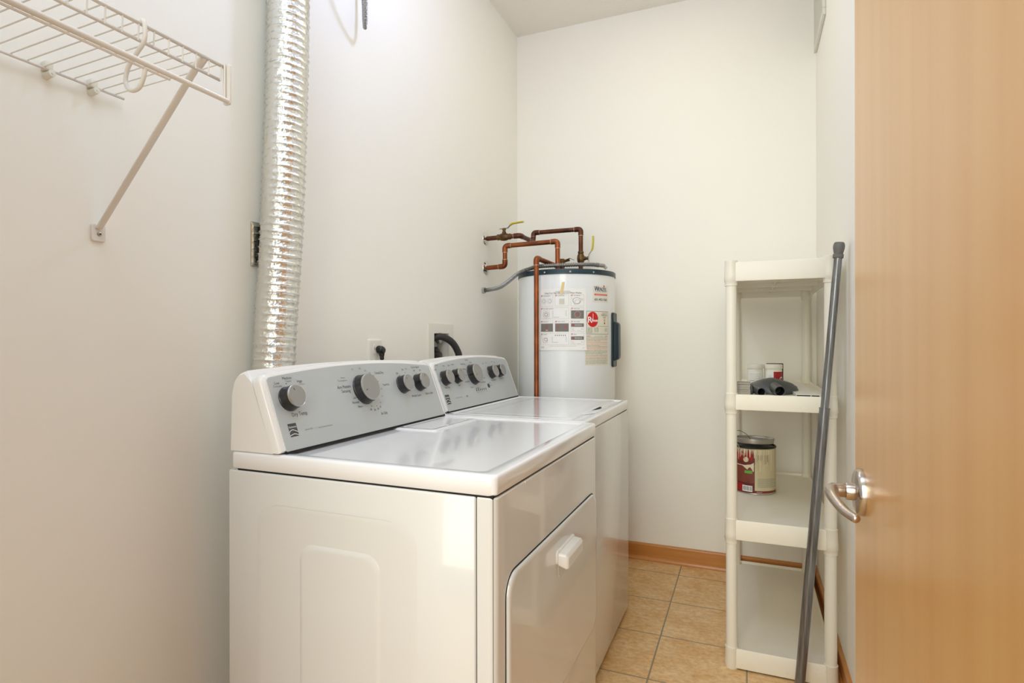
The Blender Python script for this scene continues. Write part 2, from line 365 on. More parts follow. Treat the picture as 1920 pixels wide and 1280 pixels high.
# ------------------------------------------------------------------ consoles
KV = Vector((-.066, 0, .1766)).normalized(); KN = Vector((KV.z, 0, -KV.x))
def arch(y0, y1, h0, h1, r, n=22, inset=0, base=0):
    """outline of a fascia: flat bottom, arched top, rounded upper corners"""
    y0 += inset; y1 -= inset; yc = (y0+y1)/2; hw = (y1-y0)/2
    top = lambda y: h0+(h1-h0)*(1-((y-yc)/hw)**2)-inset
    pts = [(y0, base+inset), (y1, base+inset)]
    k = 6
    for i in range(k+1):
        a = PI/2*i/k; pts.append((y1-r+r*math.cos(a), top(y1-r)-r+r*math.sin(a)))
    for i in range(1, n): 
        y = y1-r-(y1-y0-2*r)*i/n; pts.append((y, top(y)))
    for i in range(k+1):
        a = PI/2+PI/2*i/k; pts.append((y0+r+r*math.cos(a), top(y0+r)-r+r*math.sin(a)))
    return pts
def console(root, y0, y1, px, z0, zx_back, knobs, art_fn):
    P0 = Vector((px, 0, z0))
    fp = lambda y, v, l: P0+Vector((0, y, 0))+KV*v+KN*l
    # bezel: slab parallel to the face with rounded rim
    T = .026
    loops = []
    for ins, l in ((.002, -T), (0, -T+.002), (0, -.009), (.0015, -.005), (.005, -.0015), (.010, 0)):
        loops.append([fp(y, v, l) for y, v in arch(y0, y1, .181, .2005, .022, inset=ins, base=max(0, -l*.373-ins*.5))])
    b = MB(); b.loft(loops, 'dplastic'); bez = b.build('console_bezel', root)
    b = MB(); b.loft([[fp(y, v, l) for y, v in arch(y0+.016, y1-.018, .170, .1895, .008, inset=ins, base=.002)] for ins, l in ((0, -.004), (0, .0012), (.0005, .0016))], 'silver', smooth=False)
    art_fn(Art(b, lambda u, v, l: fp(u, v, .0019+l)))
    b.build('control_fascia', root)
    b = MB(); b.loft([[fp(y, v, l) for y, v in ((y0+.014, -.003), (y1-.014, -.003), (y1-.014, .0035), (y0+.014, .0035))] for l in (-.004, .0012)], 'dark', smooth=False); b.build('base_trim', root)
    # rear housing
    loops = []
    xb = zx_back; n = 30
    def side(y, dz):
        # profile in x, z : back bottom, back top round, crest, seam down the face
        q = P0-KN*(T+.0015)
        s0 = q+KV*.001; s1 = q+KV*(.179+dz)
        pts = [(xb, z0-.002), (xb+.004, z0+.12), (xb+.0095, z0+.150+dz*.9), (xb+.016, z0+.162+dz), (xb+.026, z0+.170+dz), (xb+.040, z0+.1745+dz), (s1.x-.004, s1.z+.001), (s1.x, s1.z-.003), (s0.x, z0-.002)]
        return [Vector((a, y, c)) for a, c in pts]
    ts = [0, .0015, .004, .008, .013, .018]+[.018+(1-.036)*i/n for i in range(1, n)]+[1-.018, 1-.013, 1-.008, 1-.004, 1-.0015, 1]
    for t in ts:
        y = y0+.002+(y1-y0-.004)*t; dz = .0105*(1-(2*t-1)**2)
        e = min(t, 1-t)*(y1-y0)
        if e < .012: dz -= (.012-math.sqrt(max(0, .012**2-(.012-e)**2)))*.5
        loops.append(side(y, dz))
    b = MB(); b.loft(loops, 'dplastic'); b.build('console_housing', root, 60)
    for (y, v, r) in knobs:
        c = fp(y, v, 0); b = MB()
        b.lathe([(r*1.24, .0014), (r*1.23, .0030), (r*1.18, .0042), (r*1.16, .006), (r*1.13, .020), (r*1.10, .0250)], c, KN, 'knobside', 40)
        kb = b.build('knob', root)
        b = MB(); b.lathe([(r*1.09, .0240), (r*1.11, .0262), (r*1.09, .0285), (r*1.05, .0292), (r*1.02, .0287)], c, KN, 'knobrim', 40, cap=False)
        b.lathe([(r*1.03, .0255), (r*1.03, .0287), (r*.98, .0290)], c, KN, 'knobcap', 40)
        a = random.uniform(-.9, .9) if r < .03 else -1.9
        d = KV*math.cos(a)+Vector((0, 1, 0))*math.sin(a); e = KN.cross(d)
        p = c+KN*.0292; b.add([p+d*r*.55-e*.0009, p+d*r*.8-e*.0009, p+d*r*.8+e*.0009, p+d*r*.55+e*.0009], [[0, 1, 2, 3]], 'blackink')
        b.build('knob_face', kb)
def brand_mark(A, u, v, s):
    A.rect(u-s*.42, u+s*.42, v-s*.5, v+s*.5, 'ink', 0)
    A.text('Kenmore', u, v+s*.24, s*.24, 'whiteink', .0002, width=s*.72)
    for k, (a, c) in enumerate((((-.42, -.14), (.42, .06)), ((-.42, -.40), (.42, -.02)))):
        pts = [(-.42+.84*i/10, a[1]+(.16 if k == 0 else .1)*math.sin(PI*(i/10)**(.8+.3*k)*1.1)) for i in range(11)]
        for i in range(10): A.line((u+s*pts[i][0], v+s*pts[i][1]), (u+s*pts[i+1][0], v+s*pts[i+1][1]), s*.045, 'whiteink', .0002)
def dryer_art(A):
    A.text('Dry Temp', 1.0206, .0800, .0130, 'ink', width=.047)
    A.text('Low', .979, .1560, .0085, 'ink'); A.text('Delicate', .979, .1490, .0075, 'inklight')
    A.text('Medium', 1.0125, .1660, .0090, 'ink'); A.text('Casual', 1.0145, .1590, .0070, 'inklight')
    A.text('High', 1.049, .1560, .0090, 'ink'); A.text('Cotton', 1.053, .1490, .0065, 'inklight')
    A.disc(.990, .1400, .0014, 'blackink'); A.disc(1.006, .1530, .0014, 'blackink')
    brand_mark(A, .9880, .0460, .030)
    A.text('Series 500', 1.035, .0415, .0060, 'inklight', align='c'); A.text('Auto Moisture Sensing', 1.090, .0405, .0052, 'inklight', align='c')
    A.text('Auto Moisture', 1.197, .1305, .0120, 'ink', width=.052); A.text('Sensing', 1.200, .1190, .0120, 'ink', width=.034)
    A.text('Heavy', 1.203, .1550, .0070, 'inklight'); A.text('Towels/Jeans', 1.198, .1475, .0070, 'inklight')
    A.text('Timed Dry', 1.362, .1600, .0110, 'ink', width=.042)
    for u, v, t in ((1.250, .1750, '70'), (1.282, .1765, '60'), (1.303, .1690, '50'), (1.320, .1610, '40')): A.text(t, u, v, .0080, 'inklight')
    A.text('Touch Up', 1.378, .1235, .0090, 'ink', width=.030)
    A.text('Less', 1.226, .0985, .0080, 'ink'); A.text('Normal', 1.224, .0860, .0100, 'ink', width=.026); A.text('More', 1.238, .0730, .0085, 'ink')
    for u, v, t in ((1.278, .060, '40'), (1.294, .0575, '30'), (1.309, .0590, '20'), (1.321, .0630, '10')): A.text(t, u, v, .0078, 'ink')
    A.text('Air Only', 1.330, .0440, .0115, 'ink', width=.030)
    for i in range(9):
        a = math.radians(200+i*26); A.disc(1.300+.050*math.cos(a), .1165+.050*math.sin(a), .0013, 'blackink')
    A.text('Wrinkle Guard', 1.515, .0780, .0105, 'ink', width=.052); A.text('Push to Start', 1.592, .0790, .0105, 'ink', width=.046)
    A.text('Off', 1.449, .1530, .0080, 'ink'); A.text('On', 1.483, .1640, .0080, 'ink'); A.text('Max', 1.505, .1650, .0065, 'inklight')
    A.text('Cycle Signal', 1.556, .1685, .0085, 'ink', width=.046); A.text('Off', 1.545, .1570, .0078, 'ink'); A.text('On', 1.580, .1570, .0078, 'ink')
    for u, v in ((1.458, .1450), (1.492, .1530), (1.552, .1470)): A.disc(u, v, .0013, 'blackink')
def washer_art(A):
    A.text('Wash Temp', 1.757, .0855, .0095, 'ink', width=.036); A.text('Soil', 1.845, .0870, .0100, 'ink', width=.016)
    for u, v, t in ((1.714, .1530, 'Cold'), (1.731, .1680, 'Cool'), (1.779, .1640, 'Hot'), (1.726, .1110, 'Tap Cold'), (1.815, .1640, 'Light'), (1.847, .1665, 'Heavy')): A.text(t, u, v, .0080, 'ink')
    for u, v, t in ((1.966, .1800, 'Normal'), (1.927, .1655, 'Heavy Duty'), (1.915, .1450, 'Super Whites'), (1.918, .1210, 'Bulky'), (1.918, .0960, 'Low Water'), (1.940, .0720, 'Delicate'), (1.994, .1690, 'Casual'), (2.037, .1530, 'Jeans'), (2.055, .1330, 'Soak'), (2.060, .1020, 'Drain Spin'), (2.047, .0850, 'Clean Washer'), (1.982, .0655, 'Rinse Spin')): A.text(t, u, v, .0080, 'ink')
    A.text('Fabric Softener', 2.150, .0870, .0085, 'ink', width=.044); A.text('Extra Rinse', 2.232, .0895, .0085, 'ink', width=.036)
    for u, v, t in ((2.100, .1600, 'Off'), (2.130, .1620, 'On'), (2.190, .1650, 'Off'), (2.215, .1620, 'On')): A.text(t, u, v, .0080, 'ink')
    brand_mark(A, 1.7350, .0430, .034)
    A.text('Series 500  High Efficiency', 1.815, .0430, .0050, 'inklight'); A.text('HE', 1.878, .0420, .0110, 'ink')
    for i in range(6): A.rect(1.966+i*.0165, 1.9715+i*.0165, .0530, .0610, 'blackink'); A.rect(1.964+i*.0165, 1.973+i*.0165, .047, .0485, 'inklight')
    A.text('Start', 2.103, .0780, .0075, 'ink'); A.text('Pause', 2.110, .0670, .0075, 'ink')
# ------------------------------------------------------------------ dryer
XB, XF = -1.0650, -.4195
def deck_loops(x0, x1, y0, y1, zb, zt, r, recess):
    L = []
    for ins, z in ((.003, zb), (0, zb+.003), (0, zt-.007), (.0008, zt-.0035), (.0035, zt-.0008), (.007, zt)):
        L.append([Vector((a, c, z)) for a, c in rrect(x0+ins, x1-ins, y0+ins, y1-ins, r)])
    for (a0, a1, b0, b1, rr_, dz) in recess:
        L.append([Vector((a, c, zt+dz)) for a, c in rrect(a0, a1, b0, b1, rr_)])
    return L
dr = thing('clothes_dryer', (-.74, 1.306, 0), 'nearest white laundry machine, dryer with pull-down door and silver control console', 'dryer')
DY0, DY1 = .9382, 1.6745
ZD = .8700
b = MB(); b.loft(deck_loops(XB, XF, DY0, DY1, .8325, ZD, .014, [(-.935, -.450, DY0+.022, DY1-.022, .02, .0005), (-.931, -.455, DY0+.028, DY1-.028, .018, -.003), (-.927, -.460, DY0+.034, DY1-.034, .016, -.0042)]), 'deck')
b.build('worktop', dr, 50)
b = MB(); b.loft([[Vector((a, c, z)) for a, c in rrect(-.931+i, -.790-i, 1.365+i, 1.628-i, .012)] for i, z in ((0, ZD-.0042), (.0, ZD-.0022), (.004, ZD-.0005), (.020, ZD-.0003), (.022, ZD-.0018), (.024, ZD-.0006))], 'deck')
b.build('lint_filter_lid', dr, 50)
# cabinet: sides and back, then the front shell
def emboss(b, y, outline_loops, m):
    b.loft([[Vector((a, y-d, c)) for a, c in l] for l, d in outline_loops], m, cap0=False, cap1=True)
b = MB(); XS = -.4590
b.box(XB-.003, XS, DY0-.002, DY1, .02, .8290, 'enamel', .004)
ys = DY0-.002
b.loft([[Vector((a, ys-d, c)) for a, c in rrect(-.985+i, -.580-i, .05+i, .772-i, .06, 8)] for i, d in ((0, -.0002), (.010, .0012), (.016, .0014))], 'enamel', cap0=False)
b.loft([[Vector((a, ys-d, c)) for a, c in rrect(-.955+i, -.622-i, .06+i, .7655-i, .03, 8)] for i, d in ((0, .0012), (.008, .0002), (.010, .0002))], 'enamel', cap0=False)
b.loft([[Vector((a, ys-.0002-d, c)) for a, c in rrect(-.866+i, -.662-i, .08+i, .6960-i, .035, 8)] for i, d in ((0, .0000), (.006, .0032), (.012, .0042))], 'enamel', cap0=False)
b.build('cabinet', dr, 50)
b = MB()
prof = [(XS+.0025, DY0)]
for i in range(7):
    a = PI/2*i/6; prof.append((XF-.016+.016*math.sin(a), DY0+.016-.016*math.cos(a)))
prof += [(x, DY0+DY1-y) for x, y in prof[::-1]]
b.loft([[Vector((x+(-.739-x)*k*.0, y, z)) for x, y in prof] for k, z in ((0, .02), (0, .8265))], 'enamel')
b.loft([[Vector((x-.002 if x > XS+.01 else x, y+(.002 if y < 1.3 else -.002), .8290)) for x, y in prof], [Vector((x, y, .8265)) for x, y in prof]], 'enamel', cap1=False)
b.build('front_panel', dr, 50)
b = MB(); b.box(XB+.02, XF-.006, DY0+.003, DY1-.006, .025, .8335, 'dark'); b.build('seam_shadow_core', dr)
# door
dy0, dy1, dz0, dz1 = .9850, 1.6480, .2860, .6720
fx = lambda y, z, d: Vector((XF+d, y, z))
b = MB(); b.loft([[fx(y, z, d) for y, z in rrect(dy0-.003+i, dy1+.003-i, dz0-.003+i, dz1+.003-i, .045, 8)] for i, d in ((0, -.001), (0, .0008), (.004, .0008))], 'dark', smooth=False); gk = b.build('door_shadow_gap', dr)  # dark ring drawn in place of the shadow gap round the door
b = MB()
b.loft([[fx(y, z, d) for y, z in rrect(dy0+i, dy1-i, dz0+i, dz1-i, .042, 8)] for i, d in ((0, -.001), (0, .0035), (.001, .0055), (.004, .0072), (.010, .0075))], 'enamel')
# handle scoop below the pull
b.loft([[fx(y, z, d) for y, z in rrect(1.275+i, 1.395-i, .555+i*.6, .600, .02, 6)] for i, d in ((0, .0073), (.005, .0088), (.010, .0060), (.02, .0050))], 'enamel')
ddoor = b.build('door', dr, 40)
b = MB()
b.loft([[fx(y, z, d) for y, z in rrect(1.262+i, 1.404-i, .5935+i, .6265-i, .010, 5)] for i, d in ((0, .0075), (.0, .0105), (.002, .0125), (.004, .0125))], 'dplastic')
b.loft([[Vector((XF+d, y, z)) for y, z in rrect(1.2665+i, 1.3995-i, .583+i+zz, .6215-i+zz2, .006, 5)] for i, d, zz, zz2 in ((0, .012, .008, 0), (0, .030, .002, -.002), (.003, .0345, 0, -.004), (.006, .0355, 0, -.005))], 'dplastic')
b.build('door_pull', ddoor, 40)
b = MB(); b.box(XF-.004, XF+.001, 1.085, 1.0915, .8225, .8290, 'plate', .001); b.build('top_clip', dr)
for x, y in ((XB+.05, DY0+.05), (XB+.05, DY1-.05), (XF-.06, DY0+.05), (XF-.06, DY1-.05)):
    b = MB(); b.lathe([(.022, 0), (.022, .008), (.012, .012), (.012, .03)], (x, y, 0), (0, 0, 1), 'black', 16); b.build('foot', dr)
console(dr, DY0, 1.6600, -.9170, .8730, XB, [(1.0005, .1170, .0235), (1.300-.0285, .1170, .0335), (1.458, .1170, .0225), (1.549, .1170, .0225)], dryer_art)

# ------------------------------------------------------------------ washer
wa = thing('washing_machine', (-.74, 2.026, 0), 'far white laundry machine, top loading washer with lid beside the water heater', 'washing machine')
WY0, WY1, WF, ZW = 1.6790, 2.3740, -.4585, .8693
b = MB(); b.loft(deck_loops(-1.085, WF, WY0, WY1, .8340, ZW, .012, [(-.925, -.4800, WY0+.022, WY1-.022, .016, .0004), (-.921, -.4845, WY0+.027, WY1-.027, .014, -.004)]), 'deck'); b.build('worktop', wa, 50)
b = MB(); lp = rrect(-.917, -.508, WY0+.031, WY1-.031, .018, 6)
def notch(p, i):
    x, y = p; return (x, y)
b.loft([[Vector((a, c, z)) for a, c in rrect(-.917+i, -.508-i, WY0+.031+i, WY1-.031-i, .018, 6)] for i, z in ((0, ZW-.004), (0, ZW-.0012), (.002, ZW-.0002), (.012, ZW+.0006), (.024, ZW-.0004), (.060, ZW-.0008), (.075, ZW-.0002))], 'deck'); lid = b.build('lid', wa, 50)
b = MB(); b.loft([[Vector((-.508-.002+.0265*math.sin(PI*t)**.7, 1.865+.225*t, ZW-.0030)) for t in [i/16 for i in range(17)]]+[Vector((-.514, 2.09, ZW-.0030)), Vector((-.514, 1.865, ZW-.0030))],
                 [Vector((-.508-.002+.0265*math.sin(PI*t)**.7, 1.865+.225*t, ZW+.0009)) for t in [i/16 for i in range(17)]]+[Vector((-.514, 2.09, ZW+.0009)), Vector((-.514, 1.865, ZW+.0009))]], 'deck')
b.loft([[Vector((-.508+.0165*math.sin(PI*t)**.8, 1.965+.120*t, z)) for t in [i/12 for i in range(13)]]+[Vector((-.507, 2.085, z)), Vector((-.507, 1.965, z))] for z in (ZW+.0009, ZW+.0012)], 'dark', smooth=False)  # dark lens stands in for the shade inside the finger notch
b.build('finger_pull', lid)
b = MB(); b.box(-1.085, WF-.001, WY0-.001, WY1, .022, .8315, 'enamel', .006); b.build('cabinet', wa, 50)
b = MB(); b.box(-1.07, WF-.006, WY0+.004, WY1-.006, .026, .836, 'dark'); b.build('seam_shadow_core', wa)
for x, y in ((-1.03, WY0+.05), (-1.03, WY1-.05), (WF-.05, WY0+.05), (WF-.05, WY1-.05)):
    b = MB(); b.lathe([(.022, 0), (.022, .008), (.012, .012), (.012, .03)], (x, y, 0), (0, 0, 1), 'black', 16); b.build('foot', wa)
console(wa, 1.6990, 2.3620, -.9400, .8720, -1.085, [(1.7565, .1180, .0220), (1.8425, .1200, .0220), (1.9785, .1195, .0330), (2.1440, .1195, .0220), (2.2220, .1205, .0220)], washer_art)
P0w = Vector((-.94, 0, .872)); b = MB(); b.lathe([(.0088, .0014), (.0088, .0030), (.0078, .0038)], P0w+Vector((0, 2.085, 0))+KV*.0670, KN, 'ink', 24); b.build('start_button', wa)

# ------------------------------------------------------------------ foil duct
ctr = smooth_path([(-1.129, 1.1250, .12), (-1.129, 1.1250, .60), (-1.128, 1.1288, 1.045), (-1.1275, 1.1481, 1.3045), (-1.1275, 1.1584, 1.4438), (-1.128, 1.1728, 1.7253), (-1.128, 1.1809, 2.0082), (-1.127, 1.1850, 2.4), (-1.126, 1.1880, 2.79)], 120)
b = MB(); n = 72; loops = []; PITCH = .0190
for i, p in enumerate(ctr):
    L = []
    for j in range(n):
        a = 2*PI*j/n; ph = (p.z/PITCH+j/n) % 1.0
        rid = abs(ph-.5)*2                      # 1 at the wire
        r = .0525+.0030*rid**7 - .0010*(1-rid)
        q = Vector((math.cos(a), math.sin(a), 0))
        nz = .8*noise.noise(Vector((a*4.5, p.z*60, 1.3)))+.9*(abs(noise.noise(Vector((a*9, p.z*140, 4.1))))*2-.5)
        r += .0011*nz*(1-rid**4)+.0012*noise.noise(Vector((a*1.3, p.z*6, 9)))
        L.append(p+q*r)
    loops.append(L)
b.loft(loops, 'foil'); fd = b.build('dryer_vent_duct', auto=180)
tag(fd, 'tall wrinkled aluminium foil duct rising behind the dryer', 'duct')

# ------------------------------------------------------------------ wall boxes
pb = thing('dryer_outlet', (XL, 1.165, 1.36), 'chrome plated wall outlet with a black plug half hidden behind the foil duct', 'wall outlet')
b = MB(); b.loft([[Vector((XL+d, y, z)) for y, z in rrect(1.1135+i, 1.225-i, 1.308+i, 1.424-i, .004, 3)] for i, d in ((0, 0), (0, .003), (.004, .006), (.007, .0062))], 'chrome'); b.build('cover_plate', pb)
b = MB(); b.loft([[Vector((XL+d, 1.170+r*math.cos(a), 1.366+r*1.02*math.sin(a))) for a in [2*PI*i/36 for i in range(36)]] for r, d in ((.0300, .006), (.036, .008), (.0365, .012), (.034, .015), (.020, .0155))], 'black')
b.build('plug', pb)

ob = thing('wall_outlet', (XL, 1.645, 1.06), 'white duplex outlet with a small black plug behind the dryer', 'wall outlet')
b = MB(); b.loft([[Vector((XL+d, y, z)) for y, z in rrect(1.607+i, 1.683-i, 1.003+i, 1.1205-i, .005, 3)] for i, d in ((0, 0), (0, .0025), (.003, .0055), (.006, .006))], 'plate')
for z in (1.035, 1.085):
    b.loft([[Vector((XL+d, y, z2)) for y, z2 in rrect(1.628, 1.662, z-.017, z+.017, .012, 5)] for d in (.0055, .0075)], 'plate')
    for y in (1.637, 1.651): b.box(XL+.0072, XL+.0078, y, y+.002, z-.002, z+.007, 'dark')
b.build('cover_plate', ob)
b = MB()
b.loft([[Vector((XL+x, 1.6565+s*a, 1.0845+dz+s*c)) for a, c in [(.015*math.cos(t)*(1.0 if math.sin(t) > 0 else .85), .0135*math.sin(t)) for t in [2*PI*i/24 for i in range(24)]]] for x, s, dz in ((.007, .9, 0), (.012, 1.05, 0), (.024, 1.05, -.002), (.030, .9, -.003), (.033, .6, -.004))], 'black')
b.tube(smooth_path([(XL+.022, 1.6565, 1.080), (XL+.023, 1.657, 1.062), (XL+.024, 1.657, 1.048), (XL+.028, 1.66, 1.00), (XL+.05, 1.67, .90), (XL+.055, 1.69, .75)], 6), [.0095]*6+[.0075]*6+[.004]*19, 'black', 12)
b.build('plug', ob)

hb = thing('washer_outlet_box', (XL, 2.107, 1.07), 'recessed white plumbing box with black hose behind the washer', 'outlet box')
b = MB(); f0, f1, g0, g1 = 2.0015, 2.2100, .94, 1.1850
for a in ((f0, hy0, g0, g1), (hy1, f1, g0, g1), (hy0, hy1, hz1, g1), (hy0, hy1, g0, hz0)): b.box(XL+.0002, XL+.0045, *a, 'plate')
b.box(XL-.088, XL-.084, hy0-.002, hy1+.002, hz0, hz1, 'plate'); b.box(XL-.088, XL+.002, hy0-.004, hy0+.0005, hz0, hz1, 'plate'); b.box(XL-.088, XL+.002, hy1-.0005, hy1+.004, hz0, hz1, 'plate')
b.box(XL-.088, XL+.002, hy0, hy1, hz1-.0005, hz1+.004, 'plate'); b.box(XL-.088, XL+.002, hy0, hy1, hz0-.004, hz0+.0005, 'plate')
b.build('box_frame', hb)
b = MB(); b.tube([(XL-.084, 2.135, 1.118), (XL-.03, 2.135, 1.118)], .010, 'brass', 14); b.tube([(XL-.045, 2.135, 1.118), (XL-.045, 2.135, 1.090)], .012, 'galv', 14)
b.box(XL-.060, XL-.040, 2.115, 2.155, 1.080, 1.102, 'blue', .004); b.lathe([(.014, 0), (.016, .004), (.016, .012), (.012, .014)], (XL-.03, 2.135, 1.118), (1, 0, 0), 'tin', 20); b.build('water_valve', hb)
b = MB(); b.box(XL-.06, XL-.015, 2.08, 2.150, 1.02, 1.068, 'black', .008); b.box(XL-.05, XL-.02, 2.095, 2.135, 1.065, 1.082, 'black', .005); b.build('drain_fitting', hb)
hose = MB(); hp = smooth_path([(XL-.05, 2.062, 1.088), (XL-.025, 2.068, 1.121), (XL+.005, 2.090, 1.133), (XL+.035, 2.125, 1.115), (XL+.05, 2.155, 1.078), (XL+.056, 2.168, 1.03), (XL+.056, 2.17, .90), (XL+.056, 2.17, .72)], 10)
hose.tube(hp, .0145, 'hose', 18); hose.tube(hp[3:6], .0158, 'galv', 18)
tag(hose.build('drain_hose'), 'black rubber drain hose arching out of the recessed wall box', 'hose')

# ------------------------------------------------------------------ wire shelf
XW = XL+.012; YE = .7737
ws = thing('wire_shelf', (XW, .45, 1.609), 'white vinyl wire shelf with hanging rod on the left wall', 'shelf')
b = MB(); XA = -.890; ZA = 1.6160
b.tube([(XW, YF+.01, 1.6085), (XW, .7815, 1.6085)], .0028, 'wire', 10); b.build('wall_rail', ws)
b = MB(); b.tube([(XA, YF+.01, ZA), (XA, YE+.001, ZA)], .0034, 'wire', 10); b.tube([(XA-.004, YF+.01, 1.5905), (XA-.004, .7660, 1.5905)], .0030, 'wire', 10)
b.build('front_rail', ws)
b = MB(); b.tube([(-.8814, YF+.01, 1.5520), (-.8814, YE, 1.5520)], .0047, 'wire', 14); b.tube([(-.8830, YF+.01, 1.5445), (-.8830, .6600, 1.5445)], .0020, 'wire', 8); b.build('hanging_rod', ws)
y = .7650; k = 0
while y > YF+.03:
    b = MB(); b.tube(bend_path([(XW+.001, y, 1.6115), (XA+.0015, y, ZA+.0030), (XA-.0005, y, 1.588)], .006, 4), .00125, 'wire', 8); b.build('cross_wire', ws); y -= .02546
b = MB()
b.loft([[Vector((x, YE+d, z)) for x, z in rrect(-.8930, -.8765, 1.5465, 1.6200, .004, 4)] for d in (-.001, .003)], 'wire'); b.tube([(-.8845, YE-.005, 1.6190), (-.8845, YE-.005, 1.5490)], .0017, 'wire', 8); b.build('end_cap', ws)
for y in (.6450, .7225, .40, .18):
    b = MB(); b.box(XL, XW+.004, y-.007, y+.007, 1.6070, 1.6235, 'clip', .003); b.tube([(XL, y+.002, 1.6000), (XW+.008, y+.002, 1.6015)], [.0068, .0060], 'clip', 14); b.tube([(XW+.008, y+.002, 1.6015), (XW+.0095, y+.002, 1.6015)], .0018, 'clip', 10)
    b.build('wall_clip', ws)
hk = MB(); yh = .6183
hk.tube(smooth_path([(-.8905, yh, 1.6225), (-.8850, yh, 1.617), (-.8845, yh, 1.5904), (-.9030, yh, 1.5729), (-.9225, yh, 1.5551), (-.9295, yh, 1.5347), (-.9235, yh, 1.5199), (-.9105, yh, 1.5143), (-.8960, yh, 1.5177), (-.8870, yh, 1.5312), (-.8830, yh, 1.5450)], 6), .0034, 'wire', 12)
hk.build('rod_hook', ws)
b = MB()
s0 = Vector((XL+.010, .7363, 1.3400)); s1 = Vector((-.905, .7340, 1.6120)); d = (s1-s0).normalized(); sx = d.cross(Vector((0, 1, 0))).normalized()
loops = []
for p in (s0-d*.004, s0+d*.01, s1-d*.012, s1): loops.append([p+Vector((0, 1, 0))*.0068*math.cos(t)+sx*.0040*math.sin(t) for t in [2*PI*i/20 for i in range(20)]])
b.loft(loops, 'wire')
b.loft([[Vector((XL+dd, y, z)) for y, z in rrect(.7235+i, .7500-i, 1.3105+i, 1.3440-i, .004, 4)] for i, dd in ((0, .0003), (0, .004), (.001, .005))], 'wire')
b.tube([s1-d*.012, s1+Vector((.012, 0, .006))], [.0085, .007], 'wire', 14)
br = b.build('support_brace', ws)
b = MB(); b.lathe([(.0042, .005), (.0040, .0068), (.002, .0078)], (XL, .7375, 1.3250), (1, 0, 0), 'galv', 16); b.lathe([(.0018, .0075), (.0016, .0082)], (XL, .7375, 1.3250), (1, 0, 0), 'dark', 6); b.build('screw', br)

# small flexible conduit hanging at the top of the left wall
b = MB(); cp_ = smooth_path([(XL+.006, 1.548, 2.36), (-1.165, 1.548, 2.25), (-1.158, 1.546, 2.165), (-1.146, 1.534, 2.128), (-1.122, 1.506, 2.150), (-1.085, 1.456, 2.22), (-1.03, 1.39, 2.36), (-.93, 1.40, 2.56), (-.80, 1.47, 2.70), (-.76, 1.50, 2.785)], 60)
rr = [.0058+.0009*math.sin(i*1.9) for i in range(len(cp_))]
b.tube(cp_, rr, 'galv', 14); tag(b.build('flexible_conduit'), 'thin looped grey metal conduit at the top of the left wall', 'conduit')

# ------------------------------------------------------------------ water heater
CX, CY, CR = -.818, 2.678, .2315
wh = thing('water_heater', (CX, CY, 0), 'tall white cylindrical electric water heater with dark teal rim in the corner', 'water heater')
def cyl(u, v, l, r=CR):   # u arc length from the -y side towards +x
    a = u/CR; return Vector((CX+(r+l)*math.sin(a), CY-(r+l)*math.cos(a), v))
b = MB(); b.lathe([(CR-.02, 0), (CR-.003, .004), (CR, .01), (CR, 1.4140)], (CX, CY, 0), (0, 0, 1), 'tank', 96); b.build('tank_jacket', wh, 50)
b = MB(); b.lathe([(CR+.0005, 1.4130), (CR+.0035, 1.4130), (CR+.0035, 1.4320), (CR+.0015, 1.4360), (CR-.006, 1.4375), (.05, 1.442)], (CX, CY, 0), (0, 0, 1), 'teal', 96); rim = b.build('top_cap', wh, 50)
for ph in (-8, 21, 48):
    a = math.radians(ph); p = cyl(a*CR, 1.4225, .003); b = MB(); b.lathe([(.0042, 0), (.0042, .0012), (.002, .0022)], p, (math.sin(a), -math.cos(a), 0), 'tin', 12); b.build('screw', rim)
rad = math.radians
# element cover on the right side
b = MB(); u0 = rad(80)*CR; u1 = rad(101)*CR
def cov(pad, l): return [cyl(u, v, l) for u, v in rrect(u0+pad, u1-pad, .992+pad, 1.246-pad, .012, 5)]
b.loft([cov(0, .0), cov(0, .006), cov(.004, .009)], 'tealdark')
b.loft([[cyl(u, v, l) for u, v in rrect(u0+.012+i, u1-.006-i, 1.020+i*1.5, 1.206-i*1.5, .012, 5)] for i, l in ((0, .008), (.006, .024), (.010, .027))], 'tealdark')
for i in range(8): b.loft([[cyl(u, v, l) for u, v in rrect(u0+.024, u1-.02, 1.045+i*.008, 1.048+i*.008, .001, 2)] for l in (.026, .0283)], 'tealdark')
b.build('element_cover', wh, 40)
# stickers
fn = lambda u, v, l: cyl(u, v, .0006+l)
def ins_label():
    b = MB(); A = Art(b, fn); a0, a1 = rad(47.5)*CR, rad(71.5)*CR; c = (a0+a1)/2
    A.rect(a0, a1, 1.288, 1.363, 'clearlabel', 0, 10)
    A.bold('ENZEL', c+.010, 1.3470, .024, 'navyink', .0003, width=.054); A.bold('W', c-.0285, 1.3490, .032, 'navyink', .0003, width=.023); A.disc(c+.018, 1.3620, .0045, 'redink', .0004)
    A.text('HEATING & AIR CONDITIONING', c, 1.3350, .0042, 'ink', .0003, width=.070)
    A.rect(a0+.008, a1-.008, 1.3190, 1.3270, 'orangeink', .0003, 8); A.text('INSTALLED AND SERVICED BY', c, 1.3230, .0048, 'whiteink', .0005, width=.068)
    A.bold('651-452-1565', c, 1.3010, .0150, 'blackink', .0003, width=.078, k=.0005)
    b.build('installer_sticker', wh)
